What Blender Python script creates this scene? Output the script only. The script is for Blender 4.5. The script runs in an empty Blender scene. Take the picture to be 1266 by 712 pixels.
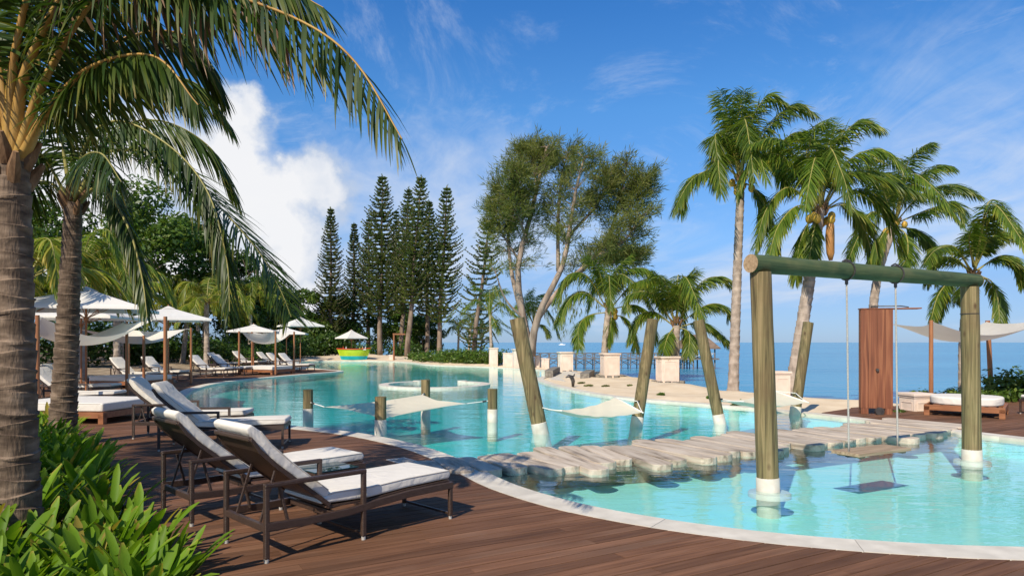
import bpy, bmesh, math, random
import numpy as np
from mathutils import Vector, Matrix
from mathutils.geometry import delaunay_2d_cdt

random.seed(7)
R = math.radians
scene = bpy.context.scene
COL = scene.collection
FPX = 844.0            # focal length expressed in photo pixels (24 mm lens, 1266 px wide)
EYE = 1.75
SUN_EL = 42.0
SUN_DIR = Vector((-0.46, -0.89, 0)).normalized()      # horizontal direction towards the sun

# ---------------------------------------------------------------- camera
cam_d = bpy.data.cameras.new('camera')
cam = bpy.data.objects.new('camera', cam_d)
COL.objects.link(cam)
cam.location = (0, 0, EYE)
cam.rotation_euler = (R(90), 0, 0)
cam_d.sensor_width = 36.0
cam_d.lens = 24.0
cam_d.shift_y = 67.0 / 1266.0
cam_d.clip_start = 0.05
cam_d.clip_end = 20000
scene.camera = cam

# ---------------------------------------------------------------- world
def build_world():
    w = bpy.data.worlds.new('World')
    scene.world = w
    w.use_nodes = True
    nt = w.node_tree
    N, L = nt.nodes, nt.links
    N.clear()
    out = N.new('ShaderNodeOutputWorld')
    bg = N.new('ShaderNodeBackground')
    bg.inputs['Strength'].default_value = 0.115
    sky = N.new('ShaderNodeTexSky')
    sky.sky_type = 'NISHITA'
    sky.sun_disc = False
    sky.sun_elevation = R(SUN_EL)
    sky.sun_rotation = math.atan2(SUN_DIR.x, SUN_DIR.y)
    sky.air_density = 1.0
    sky.dust_density = 0.1
    sky.ozone_density = 3.0
    hsv = N.new('ShaderNodeMix'); hsv.data_type = 'RGBA'; hsv.blend_type = 'MULTIPLY'; hsv.inputs['Factor'].default_value = 1
    L.new(sky.outputs[0], hsv.inputs['A'])
    tc0 = N.new('ShaderNodeTexCoord'); sp0 = N.new('ShaderNodeSeparateXYZ'); L.new(tc0.outputs['Generated'], sp0.inputs[0])
    gr = N.new('ShaderNodeValToRGB'); ge = gr.color_ramp.elements
    ge[0].position = 0.0; ge[0].color = (.30, .45, .85, 1)
    ge[1].position = 0.46; ge[1].color = (.28, .76, 1.22, 1)
    for p_, c_ in ((.074, (.40, .51, .78)), (.144, (.52, .70, .94)), (.318, (.46, .87, 1.19))):
        e_ = ge.new(p_); e_.color = (*c_, 1)
    L.new(sp0.outputs['Z'], gr.inputs[0]); L.new(gr.outputs[0], hsv.inputs['B'])
    tc = N.new('ShaderNodeTexCoord')
    sep = N.new('ShaderNodeSeparateXYZ')
    L.new(tc.outputs['Generated'], sep.inputs[0])

    def mth(op, a, b=None, c=None, clamp=False):
        n = N.new('ShaderNodeMath'); n.operation = op; n.use_clamp = clamp
        for i, v in enumerate((a, b, c)):
            if v is None: continue
            if isinstance(v, (int, float)): n.inputs[i].default_value = v
            else: L.new(v, n.inputs[i])
        return n.outputs[0]

    def smooth(x, a, b):
        n = N.new('ShaderNodeMapRange'); n.interpolation_type = 'SMOOTHSTEP'
        L.new(x, n.inputs[0]); n.inputs[1].default_value = a; n.inputs[2].default_value = b
        return n.outputs[0]

    def noise(vec, scale, detail, rough=0.55, dist=0.0):
        n = N.new('ShaderNodeTexNoise')
        n.inputs['Scale'].default_value = scale; n.inputs['Detail'].default_value = detail
        n.inputs['Roughness'].default_value = rough; n.inputs['Distortion'].default_value = dist
        L.new(vec, n.inputs['Vector'])
        return n

    # thin high cloud on a plane above: direction divided by height
    zz = mth('ADD', mth('MAXIMUM', sep.outputs['Z'], 0.0), 0.13)
    px = mth('DIVIDE', sep.outputs['X'], zz)
    py = mth('DIVIDE', sep.outputs['Y'], zz)
    cmb = N.new('ShaderNodeCombineXYZ')
    L.new(px, cmb.inputs[0]); L.new(py, cmb.inputs[1])
    mp = N.new('ShaderNodeMapping')
    mp.inputs['Rotation'].default_value = (0, 0, R(24))
    mp.inputs['Scale'].default_value = (0.62, 0.34, 1)
    mp.inputs['Location'].default_value = (3.1, 0.35, 0)
    L.new(cmb.outputs[0], mp.inputs[0])
    n1 = noise(mp.outputs[0], 1.0, 9, 0.58, 0.9)
    n2 = noise(mp.outputs[0], 4.2, 8, 0.62, 1.6)
    base = mth('ADD', mth('MULTIPLY', n1.outputs[0], 0.75), mth('MULTIPLY', n2.outputs[0], 0.25))
    band = mth('MULTIPLY', smooth(sep.outputs['Z'], 0.0, 0.10), mth('SUBTRACT', 1.0, smooth(sep.outputs['Z'], 0.17, 0.40)))
    thr = mth('ADD', base, mth('MULTIPLY', band, 0.16))
    cir = mth('MULTIPLY', smooth(thr, 0.52, 0.80), 0.78)
    # wispy veil
    n3 = noise(mp.outputs[0], 1.7, 10, 0.7, 3.0)
    veil = mth('MULTIPLY', mth('MULTIPLY', smooth(n3.outputs[0], 0.50, 0.75), 0.35), smooth(sep.outputs['Z'], 0.02, 0.2))
    cir = mth('MAXIMUM', cir, veil)

    # heaped clouds: lumps around directions, edges broken with noise
    nb = noise(tc.outputs['Generated'], 9.0, 9, 0.55)
    nb2 = noise(tc.outputs['Generated'], 34.0, 6, 0.6)
    vsub = N.new('ShaderNodeVectorMath'); vsub.operation = 'SUBTRACT'
    L.new(nb.outputs['Color'], vsub.inputs[0]); vsub.inputs[1].default_value = (0.5, 0.5, 0.5)
    vsc = N.new('ShaderNodeVectorMath'); vsc.operation = 'SCALE'
    L.new(vsub.outputs[0], vsc.inputs[0]); vsc.inputs['Scale'].default_value = 0.13
    vsub2 = N.new('ShaderNodeVectorMath'); vsub2.operation = 'SUBTRACT'
    L.new(nb2.outputs['Color'], vsub2.inputs[0]); vsub2.inputs[1].default_value = (0.5, 0.5, 0.5)
    vsc2 = N.new('ShaderNodeVectorMath'); vsc2.operation = 'SCALE'
    L.new(vsub2.outputs[0], vsc2.inputs[0]); vsc2.inputs['Scale'].default_value = 0.035
    va = N.new('ShaderNodeVectorMath'); va.operation = 'ADD'
    L.new(tc.outputs['Generated'], va.inputs[0]); L.new(vsc.outputs[0], va.inputs[1])
    vb = N.new('ShaderNodeVectorMath'); vb.operation = 'ADD'
    L.new(va.outputs[0], vb.inputs[0]); L.new(vsc2.outputs[0], vb.inputs[1])
    lumps = [((-0.37, 1, 0.20), .075), ((-0.30, 1, 0.225), .062), ((-0.42, 1, 0.25), .085), ((-0.35, 1, 0.14), .08),
             ((-0.40, 1, 0.33), .05), ((-0.55, 1, 0.27), .085), ((-0.46, 1, 0.12), .09), ((-0.62, 1, 0.20), .12), ((-0.32, 1, 0.07), .05),
             ((-1.6, 1, 0.25), .16), ((-2.2, 0.6, 0.2), .17), ((2.0, 0.5, 0.13), .12), ((2.6, 0.1, 0.12), .13),
             ((0.6, -1, 0.22), .15), ((-0.5, -1, 0.18), .14), ((1.4, -1, 0.16), .16)]
    den = None; top = None
    for c, r in lumps:
        cv = Vector(c).normalized()
        d = N.new('ShaderNodeVectorMath'); d.operation = 'DISTANCE'
        L.new(vb.outputs[0], d.inputs[0]); d.inputs[1].default_value = cv
        s = mth('SUBTRACT', 1.0, mth('DIVIDE', d.outputs['Value'], r))
        den = s if den is None else mth('SMOOTH_MAX', den, s, 0.12)
    cum = mth('MULTIPLY', smooth(den, -0.02, 0.42), 0.96)
    shade = mth('ADD', smooth(den, 0.05, 0.6), mth('MULTIPLY', mth('SUBTRACT', nb.outputs[0], 0.56), 2.4))
    ramp = N.new('ShaderNodeValToRGB')
    ramp.color_ramp.elements[0].position = 0.0; ramp.color_ramp.elements[0].color = (4.0, 4.7, 5.9, 1)
    ramp.color_ramp.elements[1].position = 0.75; ramp.color_ramp.elements[1].color = (7.0, 7.0, 7.1, 1)
    L.new(shade, ramp.inputs[0])

    mix1 = N.new('ShaderNodeMix'); mix1.data_type = 'RGBA'
    L.new(cir, mix1.inputs['Factor']); L.new(hsv.outputs['Result'], mix1.inputs['A'])
    mix1.inputs['B'].default_value = (5.3, 5.8, 6.7, 1)
    mix2 = N.new('ShaderNodeMix'); mix2.data_type = 'RGBA'
    L.new(cum, mix2.inputs['Factor']); L.new(mix1.outputs['Result'], mix2.inputs['A']); L.new(ramp.outputs[0], mix2.inputs['B'])
    L.new(mix2.outputs['Result'], bg.inputs['Color'])
    L.new(bg.outputs[0], out.inputs['Surface'])
build_world()

# ---------------------------------------------------------------- sun, exposure
sun_d = bpy.data.lights.new('sun', 'SUN')
sun_d.energy = 5.0
sun_d.angle = R(0.55)
sun_d.color = (1.0, 0.90, 0.75)
sun = bpy.data.objects.new('sun', sun_d)
COL.objects.link(sun)
to_sun = Vector((SUN_DIR.x * math.cos(R(SUN_EL)), SUN_DIR.y * math.cos(R(SUN_EL)), math.sin(R(SUN_EL))))
sun.rotation_euler = to_sun.to_track_quat('Z', 'Y').to_euler()
sun.location = to_sun * 60

vs = scene.view_settings
vs.view_transform = 'Standard'
vs.look = 'None'
vs.exposure = 0.2
vs.gamma = 1.0
scene.cycles.max_bounces = 8
scene.cycles.transparent_max_bounces = 16
scene.cycles.use_denoising = True

# ================================================================ helpers
def at(px, py, d):
    """world point seen at photo position (px, py) at distance d in front of the eye"""
    return Vector(((px - 633.0) / FPX * d, d, EYE - (py - 423.0) / FPX * d))

def setp(o, label=None, cat=None, group=None, kind=None):
    if label: o['label'] = label
    if cat: o['category'] = cat
    if group: o['group'] = group
    if kind: o['kind'] = kind
    return o

def empty(name, loc=(0, 0, 0), rz=0.0, **kw):
    o = bpy.data.objects.new(name, None)
    COL.objects.link(o)
    o.location = loc
    o.rotation_euler = (0, 0, rz)
    o.empty_display_size = 0.2
    return setp(o, **kw)

def link(name, me, parent=None, loc=None, rot=None, **kw):
    o = bpy.data.objects.new(name, me)
    COL.objects.link(o)
    if parent is not None: o.parent = parent
    if loc is not None: o.location = loc
    if rot is not None: o.rotation_euler = rot
    return setp(o, **kw)

def copy_tree(o, parent=None):
    c = o.copy()
    COL.objects.link(c)
    if parent is not None: c.parent = parent
    for ch in list(o.children):
        copy_tree(ch, c)
    return c

class MB:
    def __init__(s):
        s.v = []; s.f = []; s.m = []
    def add(s, vs, fs, mi=0):
        b = len(s.v)
        s.v += [tuple(p) for p in vs]
        for f in fs:
            s.f.append(tuple(b + i for i in f)); s.m.append(mi)
        return s
    def box(s, c, size, rz=0.0, M=None, mi=0):
        x, y, z = (k / 2 for k in size)
        pts = [Vector((a * x, b * y, d * z)) for d in (-1, 1) for b in (-1, 1) for a in (-1, 1)]
        if rz: 
            q = Matrix.Rotation(rz, 3, 'Z'); pts = [q @ p for p in pts]
        if M is not None: pts = [M @ p for p in pts]
        pts = [p + Vector(c) for p in pts]
        return s.add(pts, [(0, 2, 3, 1), (4, 5, 7, 6), (0, 1, 5, 4), (2, 6, 7, 3), (0, 4, 6, 2), (1, 3, 7, 5)], mi)
    def bar(s, a, b, w, h=None, mi=0):
        """rectangular bar from a to b"""
        a, b = Vector(a), Vector(b); h = h or w
        d = (b - a)
        q = d.to_track_quat('X', 'Z').to_matrix()
        return s.box((a + b) / 2, (d.length, w, h), M=q, mi=mi)
    def tube(s, pts, rad, n=8, cap=True, mi=0):
        pts = [Vector(p) for p in pts]
        if isinstance(rad, (int, float)): rad = [rad] * len(pts)
        vs, fs = [], []
        ref = Vector((0.31, 0.17, 0.93))
        prev = None
        for i, p in enumerate(pts):
            t = (pts[min(i + 1, len(pts) - 1)] - pts[max(i - 1, 0)]).normalized()
            if prev is None:
                r = Vector((1, 0, 0)) if abs(t.x) < 0.9 else Vector((0, 1, 0))
                u = (r - t * r.dot(t)).normalized()
            else:
                u = (prev - t * prev.dot(t)).normalized()
            prev = u
            w = t.cross(u)
            for k in range(n):
                a = 2 * math.pi * k / n
                vs.append(p + (u * math.cos(a) + w * math.sin(a)) * rad[i])
        for i in range(len(pts) - 1):
            for k in range(n):
                k2 = (k + 1) % n
                fs.append((i * n + k, i * n + k2, (i + 1) * n + k2, (i + 1) * n + k))
        if cap:
            fs.append(tuple(range(n - 1, -1, -1)))
            b = (len(pts) - 1) * n
            fs.append(tuple(b + k for k in range(n)))
        return s.add(vs, fs, mi)
    def prism(s, poly, axis='y', a=0.0, b=1.0, mi=0):
        """polygon (2-D, in xz for axis y / xy for axis z) extruded from a to b"""
        n = len(poly)
        if axis == 'y': mk = lambda p, t: (p[0], t, p[1])
        elif axis == 'z': mk = lambda p, t: (p[0], p[1], t)
        else: mk = lambda p, t: (t, p[0], p[1])
        vs = [mk(p, a) for p in poly] + [mk(p, b) for p in poly]
        fs = [tuple(range(n)), tuple(range(2 * n - 1, n - 1, -1))]
        for i in range(n):
            j = (i + 1) % n
            fs.append((i, i + n, j + n, j))
        return s.add(vs, fs, mi)
    def mesh(s, name, mats, bevel=0.0, seg=2, smooth=False, auto=None):
        me = bpy.data.meshes.new(name)
        me.from_pydata(s.v, [], s.f)
        if not isinstance(mats, (list, tuple)): mats = [mats]
        for m in mats: me.materials.append(m)
        if len(mats) > 1: me.polygons.foreach_set('material_index', s.m)
        bm = bmesh.new(); bm.from_mesh(me)
        bmesh.ops.recalc_face_normals(bm, faces=bm.faces)
        if bevel > 0:
            es = [e for e in bm.edges if len(e.link_faces) == 2 and e.calc_face_angle(0) > 0.5]
            bmesh.ops.bevel(bm, geom=es, offset=bevel, segments=seg, affect='EDGES', profile=0.6)
        bm.to_mesh(me); bm.free()
        if smooth:
            me.shade_smooth()
        me.update()
        if smooth and auto:
            me.set_sharp_from_angle(angle=R(auto))
        return me
    def build(s, name, mats, parent=None, loc=None, rot=None, bevel=0.0, seg=2, smooth=False, auto=None, **kw):
        return link(name, s.mesh(name, mats, bevel, seg, smooth, auto), parent, loc, rot, **kw)

def np_mesh(name, V, Q, mats, v=None, mi=None, smooth=False):
    """mesh from numpy arrays of vertices and faces (quads or triangles)"""
    V = np.asarray(V, dtype=np.float32); Q = np.asarray(Q, dtype=np.int32)
    me = bpy.data.meshes.new(name)
    n, k = Q.shape
    me.vertices.add(len(V)); me.vertices.foreach_set('co', V.ravel())
    me.loops.add(n * k); me.loops.foreach_set('vertex_index', Q.ravel())
    me.polygons.add(n)
    me.polygons.foreach_set('loop_start', np.arange(0, n * k, k, dtype=np.int32))
    me.polygons.foreach_set('loop_total', np.full(n, k, dtype=np.int32))
    if not isinstance(mats, (list, tuple)): mats = [mats]
    for m in mats: me.materials.append(m)
    if mi is not None: me.polygons.foreach_set('material_index', np.asarray(mi, dtype=np.int32))
    if v is not None:
        a = me.attributes.new('v', 'FLOAT', 'POINT')
        a.data.foreach_set('value', np.asarray(v, dtype=np.float32))
    me.update(calc_edges=True)
    if smooth: me.shade_smooth()
    me.validate()
    return me

def catmull(pts, n, closed=False):
    P = np.array([tuple(p) for p in pts], dtype=float)
    m = len(P)
    out = []
    segs = m if closed else m - 1
    per = max(2, n // segs)
    for i in range(segs):
        if closed:
            p0, p1, p2, p3 = P[(i - 1) % m], P[i], P[(i + 1) % m], P[(i + 2) % m]
        else:
            p1, p2 = P[i], P[i + 1]
            p0 = P[i - 1] if i > 0 else 2 * p1 - p2
            p3 = P[i + 2] if i + 2 < m else 2 * p2 - p1
        for k in range(per):
            t = k / per
            out.append(0.5 * ((2 * p1) + (-p0 + p2) * t + (2 * p0 - 5 * p1 + 4 * p2 - p3) * t * t + (-p0 + 3 * p1 - 3 * p2 + p3) * t ** 3))
    if not closed: out.append(P[-1])
    return np.array(out)

def resample(C, step, closed=False):
    C = np.asarray(C, float)
    if closed: C = np.vstack([C, C[:1]])
    s = np.concatenate([[0], np.cumsum(np.linalg.norm(np.diff(C, axis=0), axis=1))])
    n = max(2, int(round(s[-1] / step)))
    q = np.linspace(0, s[-1], n + 1)
    if closed: q = q[:-1]
    return np.stack([np.interp(q, s, C[:, k]) for k in range(C.shape[1])], axis=1)

def inside(poly, X, Y):
    poly = np.asarray(poly); X = np.asarray(X, float); Y = np.asarray(Y, float)
    r = np.zeros(X.shape, bool)
    x0, y0 = poly[:, 0], poly[:, 1]
    x1, y1 = np.roll(x0, -1), np.roll(y0, -1)
    for a, b, c, d in zip(x0, y0, x1, y1):
        if b == d: continue
        c1 = (b > Y) != (d > Y)
        r ^= c1 & (X < (c - a) * (Y - b) / (d - b) + a)
    return r

def dist_poly(poly, X, Y):
    poly = np.asarray(poly); best = np.full(np.shape(X), 1e9)
    for i in range(len(poly)):
        a = poly[i]; b = poly[(i + 1) % len(poly)]
        d = b - a; L2 = max(1e-9, d @ d)
        t = np.clip(((X - a[0]) * d[0] + (Y - a[1]) * d[1]) / L2, 0, 1)
        best = np.minimum(best, np.hypot(X - a[0] - t * d[0], Y - a[1] - t * d[1]))
    return best

def offset_closed(C, d):
    """offset of a closed counter-clockwise curve, positive outwards"""
    T = np.roll(C, -1, axis=0) - np.roll(C, 1, axis=0)
    T /= np.linalg.norm(T, axis=1)[:, None]
    Nn = np.stack([T[:, 1], -T[:, 0]], axis=1)
    return C + Nn * d

def area2(C):
    x, y = C[:, 0], C[:, 1]
    return np.sum(x * np.roll(y, -1) - np.roll(x, -1) * y) / 2

def region_tris(loops, pts, keep):
    vs, es = [], []
    for lp in loops:
        b = len(vs); n = len(lp)
        vs += [Vector((p[0], p[1])) for p in lp]
        es += [(b + i, b + (i + 1) % n) for i in range(n)]
    vs += [Vector((p[0], p[1])) for p in pts]
    r = delaunay_2d_cdt(vs, es, [], 0, 1e-5)
    V = np.array([(p.x, p.y) for p in r[0]])
    F = np.array([tuple(f) for f in r[2]])
    A, B_, C_ = V[F[:, 0]], V[F[:, 1]], V[F[:, 2]]
    flip = ((B_ - A)[:, 0] * (C_ - A)[:, 1] - (B_ - A)[:, 1] * (C_ - A)[:, 0]) < 0
    F[flip] = F[flip][:, ::-1]          # every face looks up
    c = V[F].mean(axis=1)
    return V, F[keep(c[:, 0], c[:, 1])]

# ================================================================ materials
def new_mat(name):
    m = bpy.data.materials.new(name)
    m.use_nodes = True
    nt = m.node_tree
    return m, nt.nodes, nt.links, nt.nodes['Principled BSDF']

def tri(c): return (c[0], c[1], c[2], 1.0)

def mat(name, c1, c2=None, scale=(8, 8, 8), detail=5, rough=0.6, bump=0.0, bscale=None, spec=0.4,
        rnd=0.0, c3=None, dist=0.0, contrast=(0.3, 0.7), metallic=0.0, speck=None, coords='Object', dirt=None, knots=None):
    m, N, L, b = new_mat(name)
    b.inputs['Roughness'].default_value = rough
    b.inputs['Specular IOR Level'].default_value = spec
    b.inputs['Metallic'].default_value = metallic
    tc = N.new('ShaderNodeTexCoord')
    oi = N.new('ShaderNodeObjectInfo')
    off = N.new('ShaderNodeVectorMath'); off.operation = 'MULTIPLY_ADD'
    L.new(oi.outputs['Random'], off.inputs[0]); off.inputs[1].default_value = (37, 53, 71)
    L.new(tc.outputs[coords], off.inputs[2])
    mp = N.new('ShaderNodeMapping'); mp.inputs['Scale'].default_value = scale
    L.new(off.outputs[0], mp.inputs[0])
    ns = N.new('ShaderNodeTexNoise'); ns.inputs['Scale'].default_value = 1.0
    ns.inputs['Detail'].default_value = detail; ns.inputs['Distortion'].default_value = dist
    L.new(mp.outputs[0], ns.inputs['Vector'])
    rp = N.new('ShaderNodeValToRGB')
    rp.color_ramp.elements[0].position = contrast[0]; rp.color_ramp.elements[0].color = tri(c1)
    rp.color_ramp.elements[1].position = contrast[1]; rp.color_ramp.elements[1].color = tri(c2 or c1)
    if c3:
        e = rp.color_ramp.elements.new((contrast[0] + contrast[1]) / 2); e.color = tri(c3)
    L.new(ns.outputs[0], rp.inputs[0])
    col = rp.outputs[0]
    if dirt:      # large soft stains: (colour, scale, amount)
        n4 = N.new('ShaderNodeTexNoise'); n4.inputs['Scale'].default_value = dirt[1]; n4.inputs['Detail'].default_value = 7
        L.new(off.outputs[0], n4.inputs['Vector'])
        mr = N.new('ShaderNodeMapRange'); L.new(n4.outputs[0], mr.inputs[0])
        mr.inputs[1].default_value = 0.48; mr.inputs[2].default_value = 0.72; mr.inputs[4].default_value = dirt[2]
        mx = N.new('ShaderNodeMix'); mx.data_type = 'RGBA'
        L.new(mr.outputs[0], mx.inputs['Factor']); L.new(col, mx.inputs['A']); mx.inputs['B'].default_value = tri(dirt[0])
        col = mx.outputs['Result']
    if knots:     # dark oval branch knots: (colour, scale)
        mk = N.new('ShaderNodeMapping'); mk.inputs['Scale'].default_value = knots[1]; L.new(off.outputs[0], mk.inputs[0])
        vo = N.new('ShaderNodeTexVoronoi'); vo.inputs['Scale'].default_value = 1.0; L.new(mk.outputs[0], vo.inputs['Vector'])
        mr = N.new('ShaderNodeMapRange'); L.new(vo.outputs['Distance'], mr.inputs[0]); mr.inputs[1].default_value = 0.07; mr.inputs[2].default_value = 0.16; mr.inputs[3].default_value = 0.85; mr.inputs[4].default_value = 0.0
        mx = N.new('ShaderNodeMix'); mx.data_type = 'RGBA'
        L.new(mr.outputs[0], mx.inputs['Factor']); L.new(col, mx.inputs['A']); mx.inputs['B'].default_value = tri(knots[0]); col = mx.outputs['Result']
    if rnd:
        mr = N.new('ShaderNodeMapRange'); L.new(oi.outputs['Random'], mr.inputs[0])
        mr.inputs[3].default_value = 1 - rnd; mr.inputs[4].default_value = 1 + rnd
        h = N.new('ShaderNodeHueSaturation'); L.new(mr.outputs[0], h.inputs['Value']); L.new(col, h.inputs['Color'])
        col = h.outputs[0]
    L.new(col, b.inputs['Base Color'])
    if bump:
        bn = N.new('ShaderNodeBump'); bn.inputs['Strength'].default_value = bump; bn.inputs['Distance'].default_value = 0.02
        if bscale:
            mp2 = N.new('ShaderNodeMapping'); mp2.inputs['Scale'].default_value = bscale
            L.new(off.outputs[0], mp2.inputs[0])
            n2 = N.new('ShaderNodeTexNoise'); n2.inputs['Scale'].default_value = 1.0; n2.inputs['Detail'].default_value = 6
            L.new(mp2.outputs[0], n2.inputs['Vector']); L.new(n2.outputs[0], bn.inputs['Height'])
        else:
            L.new(ns.outputs[0], bn.inputs['Height'])
        L.new(bn.outputs[0], b.inputs['Normal'])
    return m

def leaf_mat(name, stops, transl=0.35, rough=0.42, tint=(1.25, 1.3, 0.6), spec=0.35):
    m, N, L, b = new_mat(name)
    at_ = N.new('ShaderNodeAttribute'); at_.attribute_name = 'v'
    rp = N.new('ShaderNodeValToRGB')
    els = rp.color_ramp.elements
    els[0].position, els[0].color = stops[0][0], tri(stops[0][1])
    els[1].position, els[1].color = stops[-1][0], tri(stops[-1][1])
    for p, c in stops[1:-1]:
        e = els.new(p); e.color = tri(c)
    L.new(at_.outputs['Fac'], rp.inputs[0])
    oi = N.new('ShaderNodeObjectInfo')
    mr = N.new('ShaderNodeMapRange'); L.new(oi.outputs['Random'], mr.inputs[0]); mr.inputs[3].default_value = 0.82; mr.inputs[4].default_value = 1.18
    h = N.new('ShaderNodeHueSaturation'); L.new(mr.outputs[0], h.inputs['Value']); L.new(rp.outputs[0], h.inputs['Color'])
    L.new(h.outputs[0], b.inputs['Base Color'])
    b.inputs['Roughness'].default_value = rough
    b.inputs['Specular IOR Level'].default_value = spec
    tr = N.new('ShaderNodeBsdfTranslucent')
    mu = N.new('ShaderNodeMix'); mu.data_type = 'RGBA'; mu.blend_type = 'MULTIPLY'; mu.inputs['Factor'].default_value = 1
    L.new(h.outputs[0], mu.inputs['A']); mu.inputs['B'].default_value = tri(tint)
    L.new(mu.outputs['Result'], tr.inputs[0])
    mx = N.new('ShaderNodeMixShader'); mx.inputs[0].default_value = transl
    L.new(b.outputs[0], mx.inputs[1]); L.new(tr.outputs[0], mx.inputs[2])
    L.new(mx.outputs[0], N['Material Output'].inputs['Surface'])
    return m

def cloth_mat(name, c, transl=0.3):
    m, N, L, b = new_mat(name)
    tc = N.new('ShaderNodeTexCoord')
    ns = N.new('ShaderNodeTexNoise'); ns.inputs['Scale'].default_value = 3.0; ns.inputs['Detail'].default_value = 4
    L.new(tc.outputs['Object'], ns.inputs['Vector'])
    rp = N.new('ShaderNodeValToRGB'); rp.color_ramp.elements[0].color = tri([k * 0.9 for k in c]); rp.color_ramp.elements[1].color = tri(c)
    L.new(ns.outputs[0], rp.inputs[0]); L.new(rp.outputs[0], b.inputs['Base Color'])
    b.inputs['Roughness'].default_value = 0.9; b.inputs['Specular IOR Level'].default_value = 0.15
    bn = N.new('ShaderNodeBump'); bn.inputs['Strength'].default_value = 0.6; bn.inputs['Distance'].default_value = 0.03
    n2 = N.new('ShaderNodeTexNoise'); n2.inputs['Scale'].default_value = 5.0; n2.inputs['Detail'].default_value = 3; n2.inputs['Distortion'].default_value = 0.8
    L.new(tc.outputs['Object'], n2.inputs['Vector']); L.new(n2.outputs[0], bn.inputs['Height']); L.new(bn.outputs[0], b.inputs['Normal'])
    if transl:
        tr = N.new('ShaderNodeBsdfTranslucent'); tr.inputs[0].default_value = tri(c)
        mx = N.new('ShaderNodeMixShader'); mx.inputs[0].default_value = transl
        L.new(b.outputs[0], mx.inputs[1]); L.new(tr.outputs[0], mx.inputs[2])
        L.new(mx.outputs[0], N['Material Output'].inputs['Surface'])
    return m

def wicker_mat(name, c1, c2):
    m, N, L, b = new_mat(name)
    tc = N.new('ShaderNodeTexCoord')
    br = N.new('ShaderNodeTexBrick'); br.inputs['Scale'].default_value = 1.0
    br.inputs['Brick Width'].default_value = 0.022; br.inputs['Row Height'].default_value = 0.008; br.inputs['Mortar Size'].default_value = 0.0016
    br.inputs['Color1'].default_value = tri(c1); br.inputs['Color2'].default_value = tri(c2); br.inputs['Mortar'].default_value = tri([k * 0.35 for k in c1])
    # weave seen on every side: mix the axes
    mp = N.new('ShaderNodeMapping'); mp.inputs['Rotation'].default_value = (R(90), 0, R(0))
    cb = N.new('ShaderNodeVectorMath'); cb.operation = 'MULTIPLY_ADD'
    sp = N.new('ShaderNodeSeparateXYZ'); L.new(tc.outputs['Object'], sp.inputs[0])
    ad = N.new('ShaderNodeMath'); ad.operation = 'ADD'; L.new(sp.outputs[0], ad.inputs[0]); L.new(sp.outputs[1], ad.inputs[1])
    ad2 = N.new('ShaderNodeMath'); ad2.operation = 'MULTIPLY_ADD'; L.new(sp.outputs[1], ad2.inputs[0]); ad2.inputs[1].default_value = 0.37; L.new(sp.outputs[2], ad2.inputs[2])
    c = N.new('ShaderNodeCombineXYZ'); L.new(ad.outputs[0], c.inputs[0]); L.new(ad2.outputs[0], c.inputs[1])
    L.new(c.outputs[0], br.inputs['Vector'])
    L.new(br.outputs['Color'], b.inputs['Base Color'])
    bn = N.new('ShaderNodeBump'); bn.inputs['Strength'].default_value = 0.5; bn.inputs['Distance'].default_value = 0.003; bn.invert = True
    L.new(br.outputs['Fac'], bn.inputs['Height']); L.new(bn.outputs[0], b.inputs['Normal'])
    b.inputs['Roughness'].default_value = 0.38
    return m

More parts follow.
